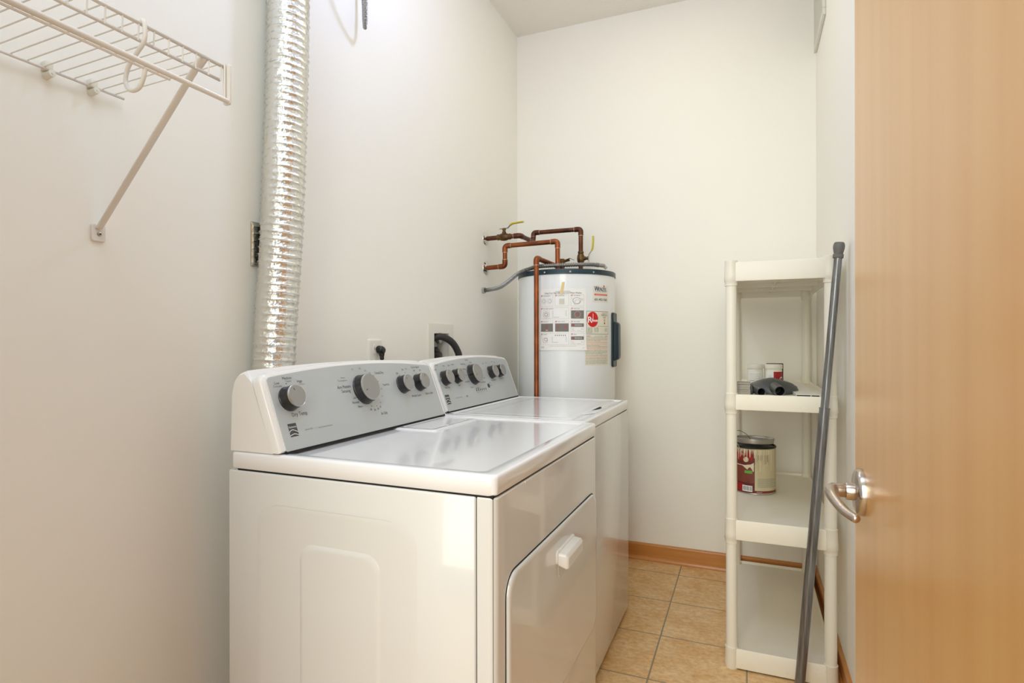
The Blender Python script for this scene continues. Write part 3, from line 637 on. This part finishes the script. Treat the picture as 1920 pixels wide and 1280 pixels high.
def rheem():
    b = MB(); A = Art(b, fn); a0, a1 = rad(39.3)*CR, rad(72)*CR; z0, z1 = 1.1440, 1.2480
    A.rect(a0, a1, z0, z1, 'label', 0, 14); A.frame(a0, a1, z0, z1, .0014, 'ink', .0002, 14)
    cx, cz = a0+.0325, 1.2105
    A.disc(cx, cz, .0345, 'redink', .0003, .86, 32)
    A.bold('R', cx-.014, cz-.002, .040, 'whiteink', .0005, width=.021); A.bold('heem', cx+.0125, cz-.004, .020, 'whiteink', .0005, width=.034); A.line((cx+.0010, cz-.010), (cx+.0010, cz+.026), .0022, 'whiteink', .0005)
    A.text('RHEEMGLAS', a1-.030, 1.2310, .0115, 'ink', .0003, width=.042); A.text('SINCE 1925', a1-.028, 1.2400, .0060, 'redink', .0003, width=.034); A.text('FURY', a1-.029, 1.2200, .0110, 'ink', .0003, width=.018)
    for k in range(3): A.rect(a1-.034, a1-.024, 1.2020+k*.004, 1.2038+k*.004, 'redink', .0003)
    A.disc(a1-.029, 1.1940, .0042, 'ink', .0003); A.disc(a1-.029, 1.1940, .0022, 'redink', .0005)
    A.rect(a0+.06, a1-.004, 1.1800, 1.1810, 'ink', .0003, 4)
    for r in range(6):
        A.text(('CAP. U.S. GALS', 'MODEL NO', 'SERIAL NO', 'VOLTS 240', 'WATTS 4500', 'PHASE 1')[r], a0+.006, 1.1735-r*.0046, .0044, 'blackink', .0003, align='l', width=.024)
        if r < 5: A.text(('50  TALL', 'LISTED', 'PSI 150', 'TEST 300', 'A.C. ONLY')[r], a0+.052, 1.1735-r*.0046, .0044, 'blackink', .0003, width=.024)
    A.ring(a1-.018, 1.1640, .0085, .0011, 'ink', .0003); A.text('UL', a1-.018, 1.1640, .0085, 'ink', .0003)
    b.build('rating_label', wh)
    b = MB(); A = Art(b, fn); a0, a1 = rad(37.7)*CR, rad(71.3)*CR; z0, z1 = 1.0040, 1.1410
    A.rect(a0, a1, z0, z1, 'label', 0, 14); A.text('WARNING', a0+.016, 1.1350, .0068, 'redink', .0003, width=.024); A.text('CAUTION', a1-.014, 1.1350, .0068, 'redink', .0003, width=.020); A.text('READ ALL INSTRUCTIONS', (a0+a1)/2+.004, 1.1350, .0040, 'ink', .0003, width=.046)
    rnd = random.Random(3); z = 1.1290; k = 0
    words = 'electric shock hazard turn off power before removing cover keep water supply on hot water can scald test temperature before bath or shower do not use if any part has been under water call a qualified service agency to inspect the water heater read and follow installation manual relief valve must be installed'.split()
    while z > 1.010:
        c = 'orangeink' if k in (3, 4, 5, 6, 9, 10, 11, 17, 18) else 'ink'
        wd = (a1-a0-.006)*(rnd.uniform(.55, .98) if k % 4 == 3 else .98); s = rnd.randrange(len(words)-9)
        A.text(' '.join(words[s:s+9]), a0+.003, z, .0042, c, .0003, align='l', width=wd); z -= .0046 if k % 5 else .0060; k += 1
    b.build('warning_label', wh)
ins_label(); rheem()
# instruction sheet taped to the tank
sh = MB(); u0, u1, z0, z1 = rad(-15.3)*CR, rad(39.0)*CR, 1.0720, 1.3480
sfn = lambda u, v, l: cyl(u, v, .0022+.004*max(0, (1.12-v)/.05)**1.5*((u-u0)/(u1-u0)-.5)**2*4*(v < 1.12)+l)
A = Art(sh, sfn); nu, nv = 24, 14
vs = [sfn(u0+(u1-u0)*i/nu, z0+(z1-z0)*j/nv, 0) for i in range(nu+1) for j in range(nv+1)]
sh.add(vs, [[i*(nv+1)+j, (i+1)*(nv+1)+j, (i+1)*(nv+1)+j+1, i*(nv+1)+j+1] for i in range(nu) for j in range(nv)], 'paper', True)
A = Art(sh, lambda u, v, l: sfn(u, v, .0008+l)); W = u1-u0; H = z1-z0
U = lambda t: u0+W*t; V = lambda t: z1-H*t
A.text('Kenmore Top Load Washer', U(.52), V(.045), .0065, 'inklight', width=.065); A.text('Using Your High Efficiency Low-Water Washer', U(.52), V(.072), .0105, 'ink', width=.168)
def panel(c0, c1, r0, r1, num, title):
    A.frame(U(c0), U(c1), V(r1), V(r0), .0007, 'faintink', 0, 6); A.disc(U(c0)+.005, V(r0)-.004, .0032, 'orangeink', .0001); A.text(num, U(c0)+.005, V(r0)-.004, .006, 'whiteink', .0002)
    A.text(title, U(c0)+.012, V(r0)-.0045, .0058, 'ink', align='l')
cs = [(.05, .32), (.36, .64), (.68, .95)]; rs = [(.10, .285), (.31, .49), (.52, .70), (.725, .91)]
panel(*cs[0], *rs[0], '1', 'Add detergent'); panel(*cs[1], *rs[0], '2', 'Load laundry'); panel(*cs[2], *rs[0], '3', 'Use softener')
panel(cs[0][0], cs[1][1], *rs[1], '4', 'Low water operation'); panel(*cs[2], *rs[1], '5', 'Select cycle')
panel(*cs[0], *rs[2], '6', 'Select soil'); panel(*cs[1], *rs[2], '7', 'Select options'); panel(*cs[2], *rs[2], '8', 'Start washer')
panel(cs[0][0], cs[1][1], *rs[3], '9', 'Lid lock'); panel(*cs[2], *rs[3], '10', 'Status')
for t in (.115, .245):
    A.ring(U(t), V(.20), .012, .0010, 'faintink'); A.ring(U(t)+.001, V(.20), .007, .0009, 'ink')
A.rect(U(.445), U(.555), V(.265), V(.165), 'label', .0001); 
for k in range(4): A.rect(U(.45), U(.55), V(.18+k*.022), V(.172+k*.022), 'faintink', .0002)
A.ring(U(.80), V(.20), .015, .0011, 'ink', sx=1.2); A.ring(U(.81), V(.215), .009, .0011, 'faintink', sx=1.3); A.poly([(U(.86), V(.155)), (U(.93), V(.16)), (U(.94), V(.19)), (U(.88), V(.20))], 'label', .0002); A.line((U(.70), V(.15)), (U(.76), V(.27)), .001, 'faintink')
A.ring(U(.17), V(.42), .014, .001, 'brownphoto'); A.ring(U(.17), V(.42), .008, .002, 'greyphoto'); A.frame(U(.10), U(.25), V(.485), V(.355), .0006, 'faintink')
for k in range(6): A.rect(U(.30), U(.60 if k < 5 else .45), V(.365+k*.020), V(.360+k*.020), 'faintink')
A.rect(U(.685), U(.945), V(.485), V(.355), 'greyphoto', .0001, 5); A.disc(U(.815), V(.42), .0085, 'brownphoto', .0002); A.ring(U(.815), V(.42), .014, .0006, 'label', .0002)
A.rect(U(.055), U(.315), V(.695), V(.565), 'greyphoto', .0001, 5); A.disc(U(.185), V(.63), .0075, 'brownphoto', .0002); A.rect(U(.16), U(.21), V(.68), V(.67), 'label', .0002)
A.rect(U(.365), U(.635), V(.695), V(.565), 'greyphoto', .0001, 5); A.disc(U(.42), V(.62), .007, 'brownphoto', .0002); A.disc(U(.58), V(.62), .007, 'brownphoto', .0002)
for r in (.565, .775):
    A.rect(U(.685), U(.945), V(r+.055), V(r), 'greyphoto', .0001, 5); A.text('SENSING', U(.83), V(r+.028), .0085, 'label', .0003); A.disc(U(.73), V(r+.028), .003, 'redink', .0003)
    for k in range(3): A.rect(U(.70), U(.93-.05*(k == 2)), V(r+.085+k*.016), V(r+.081+k*.016), 'faintink')
A.ring(U(.15), V(.84), .012, .0014, 'faintink'); A.ring(U(.165), V(.825), .008, .0016, 'brownphoto'); A.line((U(.065), V(.77)), (U(.12), V(.88)), .001, 'faintink')
for k in range(6): A.rect(U(.36+k*.04), U(.375+k*.04), V(.765), V(.750), 'blackink')
for k in range(5): A.rect(U(.29), U(.60 if k < 4 else .42), V(.793+k*.02), V(.788+k*.02), 'faintink')
A.text('See your Use and Care Guide for more information', U(.52), V(.93), .0055, 'faintink', width=.12)
for k in range(3): A.rect(U(.05), U(.13), V(.942+k*.012), V(.938+k*.012), 'faintink')
A.text('W10', U(.93), V(.965), .005, 'faintink')
sheet = tag(sh.build('instruction_sheet'), 'white printed washer instruction sheet taped to the water heater', 'paper sheet')
b = MB(); a = .0032
def tp(u, v, l): return cyl(u, v, .0036+l)
c0, c1, dx_ = rad(13.6)*CR, rad(11.2)*CR, .0062
b.loft([[tp(c0-dx_, 1.3760, l), tp(c0+dx_, 1.3770, l), tp(c1+dx_, 1.3225, l), tp(c1-dx_, 1.3215, l)] for l in (0, .0002)], 'tape', smooth=False); tb = b.build('tape_strip', sheet); tag(tb, 'yellowed masking tape strip')

# ------------------------------------------------------------------ copper plumbing
def run(b, pts, r, m, fit='oldcopper', rings=True, bendr=.020):
    """pipe with fatter elbows and solder rings at the joints"""
    path = bend_path(pts, bendr, 7); b.tube(path, r, m, 18)
    P = [Vector(p) for p in pts]
    for i in range(1, len(P)-1):
        a = (P[i-1]-P[i]); c = (P[i+1]-P[i]); d1 = min(bendr*1.55, a.length*.48); d2 = min(bendr*1.55, c.length*.48)
        seg = bend_path([P[i]+a.normalized()*d1, P[i], P[i]+c.normalized()*d2], bendr, 7); b.tube(seg, r*1.17, fit, 18)
        if rings:
            for q, dd in ((P[i]+a.normalized()*d1, a.normalized()), (P[i]+c.normalized()*d2, c.normalized())): b.tube([q-dd*.001, q+dd*.0022], r*1.12, 'solder', 18)
def valve(b, c, ax, up):
    c = Vector(c); ax = Vector(ax).normalized()
    b.lathe([(.0125, -.036), (.0145, -.034), (.0145, -.026), (.0130, -.024), (.0175, -.014), (.0190, 0), (.0175, .014), (.0130, .024), (.0145, .026), (.0145, .034), (.0125, .036)], c, ax, 'brass', 8 if False else 24)
    b.lathe([(.0100, .012), (.0100, .024), (.0075, .026), (.0075, .034), (.0095, .034), (.0095, .039)], c, up, 'brass', 12)
def escutcheon(parent, c):
    b = MB(); b.lathe([(.0335, 0), (.033, .0015), (.026, .005), (.016, .0085), (.0125, .009)], c, (1, 0, 0), 'chrome', 32); b.build('wall_flange', parent)
r34 = .0111
YP = 2.5545
cw = thing('cold_water_pipe', (XL, YP, 1.6160), 'dark tarnished copper pipe with two yellow handled valves above the water heater', 'water pipe')
cw_end = Vector((-.765, 2.74, 1.441)); zc = 1.6190
b = MB(); xb_ = -1.012
run(b, [(XL, YP, 1.6160), (xb_, YP, zc), (xb_, 2.70, zc-.001), (xb_, 2.735, zc+.002), (xb_, 2.745, 1.665), (cw_end.x, 2.745, 1.665), (cw_end.x, 2.745, 1.441)], r34, 'oldcopper', 'oldcopper')
b.build('pipe', cw)
b = MB(); valve(b, (-1.095, YP, zc-.001), (1, 0, 0), (0, 0, 1)); v1 = b.build('ball_valve', cw)
b = MB(); zt = zc+.038
b.tube([(-1.095, YP, zt), (-1.095, YP, zt+.004)], .0070, 'redplastic', 8)
def lever(b, pts, wdir, wd, th, m):
    P = [Vector(p) for p in pts]; wdir = Vector(wdir)
    L = []
    for i, p in enumerate(P):
        t = (P[min(i+1, len(P)-1)]-P[max(i-1, 0)]).normalized(); nn = t.cross(wdir).normalized()
        L.append([p+wdir*a*wd+nn*c*th for a, c in rrect(-.5, .5, -.5, .5, .3, 2)])
    b.loft(L, m)
lever(b, [(-1.118, YP, zt+.001), (-1.10, YP, zt+.0015), (-1.075, YP, zt+.003), (-1.060, YP, zt+.018)], (0, 1, 0), .014, .003, 'galv')
lever(b, [(-1.062, YP, zt+.0165), (-1.050, YP, zt+.023), (-1.02, YP, zt+.0255), (-.995, YP, zt+.0265)], (0, 1, 0), .019, .0075, 'yellow'); h1 = b.build('valve_handle', v1); tag(h1, 'yellow coated lever handle')
vz = 1.520
b = MB(); valve(b, (cw_end.x, 2.745, vz), (0, 0, 1), (1, 0, 0)); v2 = b.build('ball_valve', cw)
b = MB(); xt = cw_end.x+.038
lever(b, [(xt+.002, 2.745, vz-.020), (xt+.001, 2.745, vz), (xt+.003, 2.745, vz+.018), (xt+.018, 2.745, vz+.038)], (0, 1, 0), .014, .003, 'galv')
lever(b, [(xt+.0165, 2.745, vz+.036), (xt+.022, 2.745, vz+.048), (xt+.0245, 2.745, vz+.080), (xt+.0245, 2.745, vz+.106)], (0, 1, 0), .019, .0075, 'yellow'); h2 = b.build('valve_handle', v2); tag(h2, 'yellow coated lever handle pointing up')
escutcheon(cw, (XL, YP, 1.6160))
hw = thing('hot_water_pipe', (XL, YP, 1.4720), 'bright copper pipe stepping up from the wall and down into the heater top', 'water pipe')
b = MB(); run(b, [(XL, YP, 1.4720), (-1.0905, YP, 1.4760), (-1.0905, YP, 1.5740), (-.8240, YP+.002, 1.5790), (-.8240, YP+.002, 1.441)], r34, 'copper', 'copper'); b.build('pipe', hw)
b = MB(); 
A = Art(b, lambda u, v, l: Vector((-.932+u, YP-(r34+.0006)*math.cos(v/r34), 1.5777+(r34+.0006)*math.sin(v/r34)))); A.text('HOT', 0, 0, .012, 'blackink', 0, width=.030); b.build('pencilled_note', hw)
escutcheon(hw, (XL, YP, 1.4720))
rl = thing('relief_pipe', (-.8745, 2.405, .1), 'bright copper relief pipe running straight down in front of the water heater', 'pipe')
b = MB(); run(b, [(-.848, 2.650, 1.472), (-.8745, 2.405, 1.4835), (-.8745, 2.405, .10)], r34, 'copper', 'copper'); b.build('pipe', rl)
b = MB(); b.lathe([(.013, -.03), (.013, .006), (.017, .010), (.018, .03), (.012, .038)], (-.838, 2.668, 1.474), (0, 0, 1), 'brass', 16); b.tube([(-.838, 2.668, 1.500), (-.800, 2.668, 1.505)], [.008, .006], 'brass', 10)
lever(b, [(-.815, 2.660, 1.506), (-.795, 2.660, 1.512), (-.775, 2.660, 1.502)], (0, 1, 0), .012, .0025, 'brass'); b.build('relief_valve', rl)
# armoured cable over the tank top
b = MB(); cpth = smooth_path([(XL, 2.517, 1.3600), (-1.165, 2.515, 1.3610), (-1.10, 2.508, 1.3700), (-1.045, 2.490, 1.3950), (-.985, 2.475, 1.4300), (-.93, 2.478, 1.4480), (-.885, 2.480, 1.4560), (-.80, 2.488, 1.4570), (-.70, 2.500, 1.4570), (-.640, 2.515, 1.4550), (-.600, 2.545, 1.4515)], 40)
prof_r = [.0086+.0020*math.cos(i*2*PI/4.0) for i in range(len(cpth))]; prof_r[:12] = [.0125]*12; prof_r[-24:] = [.0088]*24
b.tube(cpth, prof_r, 'galv', 18); b.tube([(XL, 2.517, 1.36), (XL+.014, 2.5165, 1.36)], .0150, 'tin', 6)
b.tube([(-.602, 2.544, 1.452), (-.592, 2.552, 1.440)], .0075, 'tin', 12)
tag(b.build('armoured_cable'), 'ribbed grey metal conduit curving from the wall across the heater top', 'conduit')

# ------------------------------------------------------------------ plastic shelving
SX0, SX1, SY0, SY1 = -.0755, .2635, 2.078, 2.945
su = thing('plastic_shelving_unit', ((SX0+SX1)/2, (SY0+SY1)/2, 0), 'narrow cream plastic shelving unit with four tiers in the right corner', 'shelving unit')
PX = (SX0+.0205, SX1-.0205); PY = (SY0+.0215, SY1-.0215)
decks = [(.006, .0700), (.4400, .5060), (.8800, .9320), (1.3150, 1.3800)]
for k, (z0, z1) in enumerate(decks):
    b = MB(); hgt = z1-z0; dk = z1-.011 if k < 3 else z1-.0015
    o = lambda i, z: [Vector((x, y, z)) for x, y in rrect(SX0+.004+i, SX1-.004-i, SY0+.005+i, SY1-.005-i, .018, 5)]
    b.loft([o(.030, dk-.008), o(.016, dk-.008), o(.0030, z0+.004), o(.0025, z0), o(0, z0), o(-.001, z0+.004), o(.0015, z1-.006), o(.003, z1-.001), o(.005, z1), o(.0085, z1), o(.0095, z1-.001), o(.0105, dk), o(.030, dk)], 'shelfplastic' if k == 3 else 'deckplastic')
    for i in range(1, 4):
        yy = SY0+(SY1-SY0)*i/4; b.box(SX0+.015, SX1-.015, yy-.002, yy+.002, z0+.012, dk-.007, 'shelfplastic')
    xx = (SX0+SX1)/2; b.box(xx-.002, xx+.002, SY0+.015, SY1-.015, z0+.016, dk-.007, 'shelfplastic')
    for x in PX:
        for y in PY:
            if k == 0: b.lathe([(.0195, 0), (.0205, .004), (.0215, .012), (.0228, z0+.01), (.0212, z1-.002), (.0218, z1), (.0212, z1+.0025), (.0195, z1+.003)], (x, y, 0), (0, 0, 1), 'shelfplastic', 28)
            else: b.lathe([(.0200, z0-.0150), (.0210, z0-.0145), (.0210, z0-.001), (.0228, z0+.001), (.0222, z0+.02), (.0206, z1-.001), (.0212, z1+.001), (.0205, z1+(.0035 if k < 3 else .006)), (.0185, z1+(.0038 if k < 3 else .0065))], (x, y, 0), (0, 0, 1), 'shelfplastic', 28)
    b.build('shelf_deck', su, 45)
for a, c in ((0, 1), (1, 2), (2, 3)):
    for x in PX:
        for y in PY:
            b = MB(); b.lathe([(.0188, decks[a][1]-.006), (.0188, decks[a][1]+.004), (.0182, (decks[a][1]+decks[c][0])/2), (.0180, decks[c][0]+.004)], (x, y, 0), (0, 0, 1), 'shelfplastic', 28); b.build('post', su)
D2 = .9215; D3 = .4955

# items on the second tier
def jar(name, x, y, r, h, label, red):
    t = thing(name, (x, y, D2), label, 'jar', 'jars on the upper tier'); b = MB()
    b.lathe([(r*.93, 0), (r, .004), (r, h-.022), (r*.93, h-.018), (r*.93, h-.010)], (x, y, D2), (0, 0, 1), 'jar', 36)
    def jf(u, v, l): a = u; return Vector((x+(r+.0004+l)*math.sin(a), y-(r+.0004+l)*math.cos(a), D2+v))
    A = Art(b, jf)
    if red:
        A.rect(-.9, .02, .012, h-.028, 'paper', 0, 12); A.rect(-.12, 1.5, .012, h-.028, 'jarred', 0, 12); A.rect(-.18, -.10, .012, h-.028, 'whiteink', .0003, 2)
        A.ring(1.0, .040, .011, .003, 'whiteink', .0005, sx=26); A.rect(-.5, -.25, .03, h-.04, 'label', .0002, 4)
    else:
        A.rect(-.95, 1.05, .012, h-.028, 'paper', 0, 16)
        for k in range(4): A.rect(-.75, .8-.2*(k % 2), h-.040-k*.008, h-.036-k*.008, 'label', .0003, 8)
        for k in range(3): A.rect(-.75, -.1, .022+k*.006, .024+k*.006, 'inklight', .0003, 4)
    b.build('jar_body', t)
    b = MB(); b.lathe([(r*1.02, h-.018), (r*1.04, h-.016), (r*1.04, h-.003), (r*1.0, h), (r*.9, h)], (x, y, D2), (0, 0, 1), 'jar', 36); b.build('jar_lid', t)
jar('plastic_jar', .0235, 2.475, .0290, .0990, 'plain white plastic jar, the left one on the upper shelf tier', False)
jar('plastic_jar', .0890, 2.485, .0330, .0990, 'white plastic jar with a red label on the upper shelf tier', True)
b = MB(); b.box(.066, .128, 2.535, 2.549, D2, D2+.101, 'black', .002); tag(b.build('black_case'), 'thin black case mostly hidden behind the red labelled jar', 'case')
# vacuum floor tool: domed head with a neck facing the camera
vt = thing('vacuum_head', (.075, 2.33, D2), 'dark grey domed vacuum attachment with a round open neck', 'vacuum attachment')
b = MB(); loops = []
for t in [i/14 for i in range(15)]:
    a = t*PI/2; cxx, cyy = .080, 2.345
    s = math.cos(a)**.75; z = D2+.004+.050*math.sin(a)
    loops.append([Vector((cxx+.088*s*math.cos(q)*(1-.10*math.sin(q)), cyy+.105*s*math.sin(q), z-(.010*math.cos(q)**2 if t > .3 else 0)*t)) for q in [2*PI*i/40 for i in range(40)]])
b.loft([[Vector((p.x*.98+.0014, p.y, D2)) for p in loops[0]]]+loops, 'vac'); b.build('head_shell', vt)
def hollow(b, p0, p1, r0, r1, wall, m):
    p0 = Vector(p0); p1 = Vector(p1); ax = (p1-p0).normalized(); L = (p1-p0).length
    b.lathe([(r0, 0), (r1, L), (r1-wall*.3, L+.0008), (r1-wall, L), (r1-wall, L-.001)], p0, ax, m, 28, cap=False)
    b.lathe([(r1-wall, L), (r0-wall, L*.15), (.001, L*.15)], p0, ax, 'dark', 28, cap=False)
b = MB(); hollow(b, (.082, 2.29, D2+.024), (.099, 2.170, D2+.0185), .021, .0175, .0025, 'vac'); tag(b.build('neck', vt), 'open tube neck')
# dusting brush
du = thing('dusting_brush', (-.02, 2.22, D2), 'grey dusting brush with thick bristles beside the left shelf post', 'brush')
b = MB()
rnd = random.Random(5)
for r_ in range(7):
    for i in range(26):
        z = D2+.003+r_*.0062+rnd.uniform(-.001, .001); yy = 2.150+i*.0030+rnd.uniform(-.001, .001)
        b.box(-.058, .006+rnd.uniform(-.004, .0), yy, yy+.0024, z, z+.0055, 'bristle')
b.build('bristles', du)
b = MB(); b.box(.002, .014, 2.170, 2.240, D2+.001, D2+.036, 'vac', .005); b.build('brush_back', du)
b = MB(); hollow(b, (.008, 2.235, D2+.024), (.040, 2.145, D2+.0155), .0150, .0150, .0025, 'vac'); b.build('neck', du)
# white hollow trim profile lying along the shelf
tr = thing('hollow_trim_length', (.176, 2.5, D2), 'long flat white hollow trim lying along the right of the upper tier', 'trim length')
b = MB(); m_ = Matrix.Translation((.176, 2.500, D2)) @ Matrix.Rotation(math.radians(1.2), 4, 'Z')
L = 2*.355; wv = .036
for (x0, x1, z0, z1) in ((-wv, wv, 0, .0015), (-wv, wv, .0095, .011), (-wv, -wv+.0015, .0015, .0095), (wv-.0015, wv, .0015, .0095), (.008, .0095, .0015, .0095)): b.box(x0, x1, -L/2, L/2, z0, z1, 'plate', 0, m_)
b.build('trim_shell', tr)
b = MB(); b.box(-wv+.0015, wv-.0015, -L/2+.012, L/2-.012, .0015, .0095, 'dark', 0, m_); b.build('hollow_core', tr)

# paint can on the third tier
PCX, PCY, PR, PH = .0225, 2.578, .0795, .190
pc = thing('paint_can', (PCX, PCY, D3), 'open gallon paint can with maroon label and cream paint drips', 'paint can')
pf = lambda u, v, l: Vector((PCX+(PR+.0005+l)*math.sin(u), PCY-(PR+.0005+l)*math.cos(u), D3+v))
b = MB(); b.lathe([(PR-.002, 0), (PR+.001, .002), (PR, .004), (PR, PH-.008), (PR+.001, PH-.005)], (PCX, PCY, D3), (0, 0, 1), 'tin', 64)
A = Art(b, pf); SPL = -.01
A.rect(-2.6, SPL, .004, PH-.012, 'canmaroon', 0, 30); A.rect(SPL, 2.6, .004, PH-.006, 'canlabel', 0, 30)
A.rect(-1.1, SPL-.03, .045, .112, 'canbrown', .0002, 12); A.rect(-1.1, -.1, .135, PH-.012, 'canred', .0002, 12); A.rect(-1.0, -.55, .008, .040, 'canred', .0002, 6); A.rect(-1.0, SPL-.03, .112, .115, 'label', .0003, 12)
A.rect(-.50, -.12, .083, .094, 'green', .0006, 4); A.rect(-.62, -.12, .010, .034, 'paper', .0004, 6)
rnd = random.Random(11)
for i in range(16): A.rect(-.585+i*.0285, -.585+i*.0285+rnd.uniform(.006, .018), .014, .031, 'blackink', .0006)
A.text('1 GAL', -.33, .050, .008, 'blackink', .0006, width=.2)
for k in range(9): A.rect(.12, 1.2-.2*(k % 3 == 2), .030+k*.0042, .0312+k*.0042, 'inklight', .0003, 8)
A.rect(SPL, 1.35, .006, .016, 'canmaroon', .0003, 10); A.text('Interior', .22, .011, .006, 'whiteink', .0006, width=.25)
b.build('can_body', pc)
b = MB(); A = Art(b, pf)
for i in range(26):
    u = -1.25+i*.1+rnd.uniform(-.03, .03); ln = rnd.uniform(.015, .05) if u < 0 else rnd.uniform(.03, .085); wd = rnd.uniform(.02, .06)
    A.poly([(u-wd, PH-.010), (u-wd*.5, PH-.012-ln*.5), (u-wd*.3, PH-.010-ln), (u, PH-.012-ln-.003), (u+wd*.3, PH-.010-ln), (u+wd*.5, PH-.012-ln*.5), (u+wd, PH-.010)], 'drip', .0009)
for i in range(9):
    u = .0+i*.085+rnd.uniform(-.02, .02); A.rect(u, u+rnd.uniform(.008, .02), PH-.07+rnd.uniform(0, .02), PH-.030, 'ink', .0012)
A.poly([(-.62, .112), (-.45, .116), (-.2, .12), (-.05, .128), (-.05, .092), (-.2, .095), (-.4, .100)], 'drip', .0008)
b.build('paint_drips', pc)
b = MB(); b.lathe([(PR+.0015, PH-.007), (PR+.0022, PH-.003), (PR+.0005, PH), (PR-.004, PH), (PR-.007, PH-.004), (PR-.010, PH-.010), (PR-.012, PH-.012), (.005, PH-.012)], (PCX, PCY, D3), (0, 0, 1), 'black', 64); b.build('black_rim', pc)
b = MB(); ea = -.42; ep = pf(ea, PH-.052, 0); en = Vector((math.sin(ea), -math.cos(ea), 0)); b.lathe([(.0105, 0), (.0105, .003), (.008, .006), (.003, .007)], ep, en, 'drip', 20); b.build('handle_ear', pc)
b = MB(); top = Vector((PCX-.055, PCY-.075, D3+PH+.030)); b.tube(smooth_path([ep+en*.006, ep+en*.010+Vector((-.012, 0, .030)), ep+en*.010+Vector((-.030, .002, .065)), ep+en*.012+Vector((-.05, .03, .088)), (PCX-.075, PCY+.02, D3+PH+.048)], 8), .0014, 'tin', 8)
b.tube(smooth_path([(PCX-.075, PCY+.02, D3+PH+.048), (PCX-.055, PCY+.0, D3+PH+.052), (PCX-.025, PCY-.02, D3+PH+.036), (PCX-.008, PCY-.045, D3+PH+.006)], 8), .0011, 'black', 8)
b.build('wire_handle', pc)
ld = MB(); mtl = Matrix.Translation((PCX-.004, PCY+.016, D3+PH+.0165)) @ Matrix.Rotation(math.radians(-3), 4, 'X')
tmp = MB(); tmp.lathe([(.074, -.012), (.0775, -.010), (.0800, .004), (.0800, .008), (.0770, .0092), (.0735, .0080), (.0715, .0015), (.0700, .0005), (.020, .0010), (.002, .0012)], (0, 0, 0), (0, 0, 1), 'tin', 56)
ld.add([mtl @ Vector(v) for v in tmp.v], tmp.f, 'tin', True); tag(ld.build('lid', pc), 'dented metal lid')

# ------------------------------------------------------------------ leaning pole
q0 = Vector((.1445, 2.012, .0)); q1 = Vector((.2590, 2.030, 1.4020)); d = (q1-q0).normalized(); J = q0+d*.905
pl_ = thing('telescoping_pole', q0, 'grey steel telescoping pole leaning against the shelving and right wall', 'pole')
b = MB(); b.tube([q0+d*.004, J], .0150, 'pole', 12); b.tube([J-d*.003, J+d*.002], .0156, 'pole', 12); b.build('lower_tube', pl_)
b = MB(); b.tube([J-d*.02, q1-d*.028], .0118, 'pole', 24); b.build('upper_tube', pl_)
b = MB(); b.lathe([(.0135, -.034), (.0150, -.032), (.0150, -.022), (.0128, -.020), (.0140, -.014), (.0162, -.004), (.0165, .004), (.0146, .012), (.0128, .015), (.004, .016)], q1, d, 'polecap', 32); b.build('end_knob', pl_)
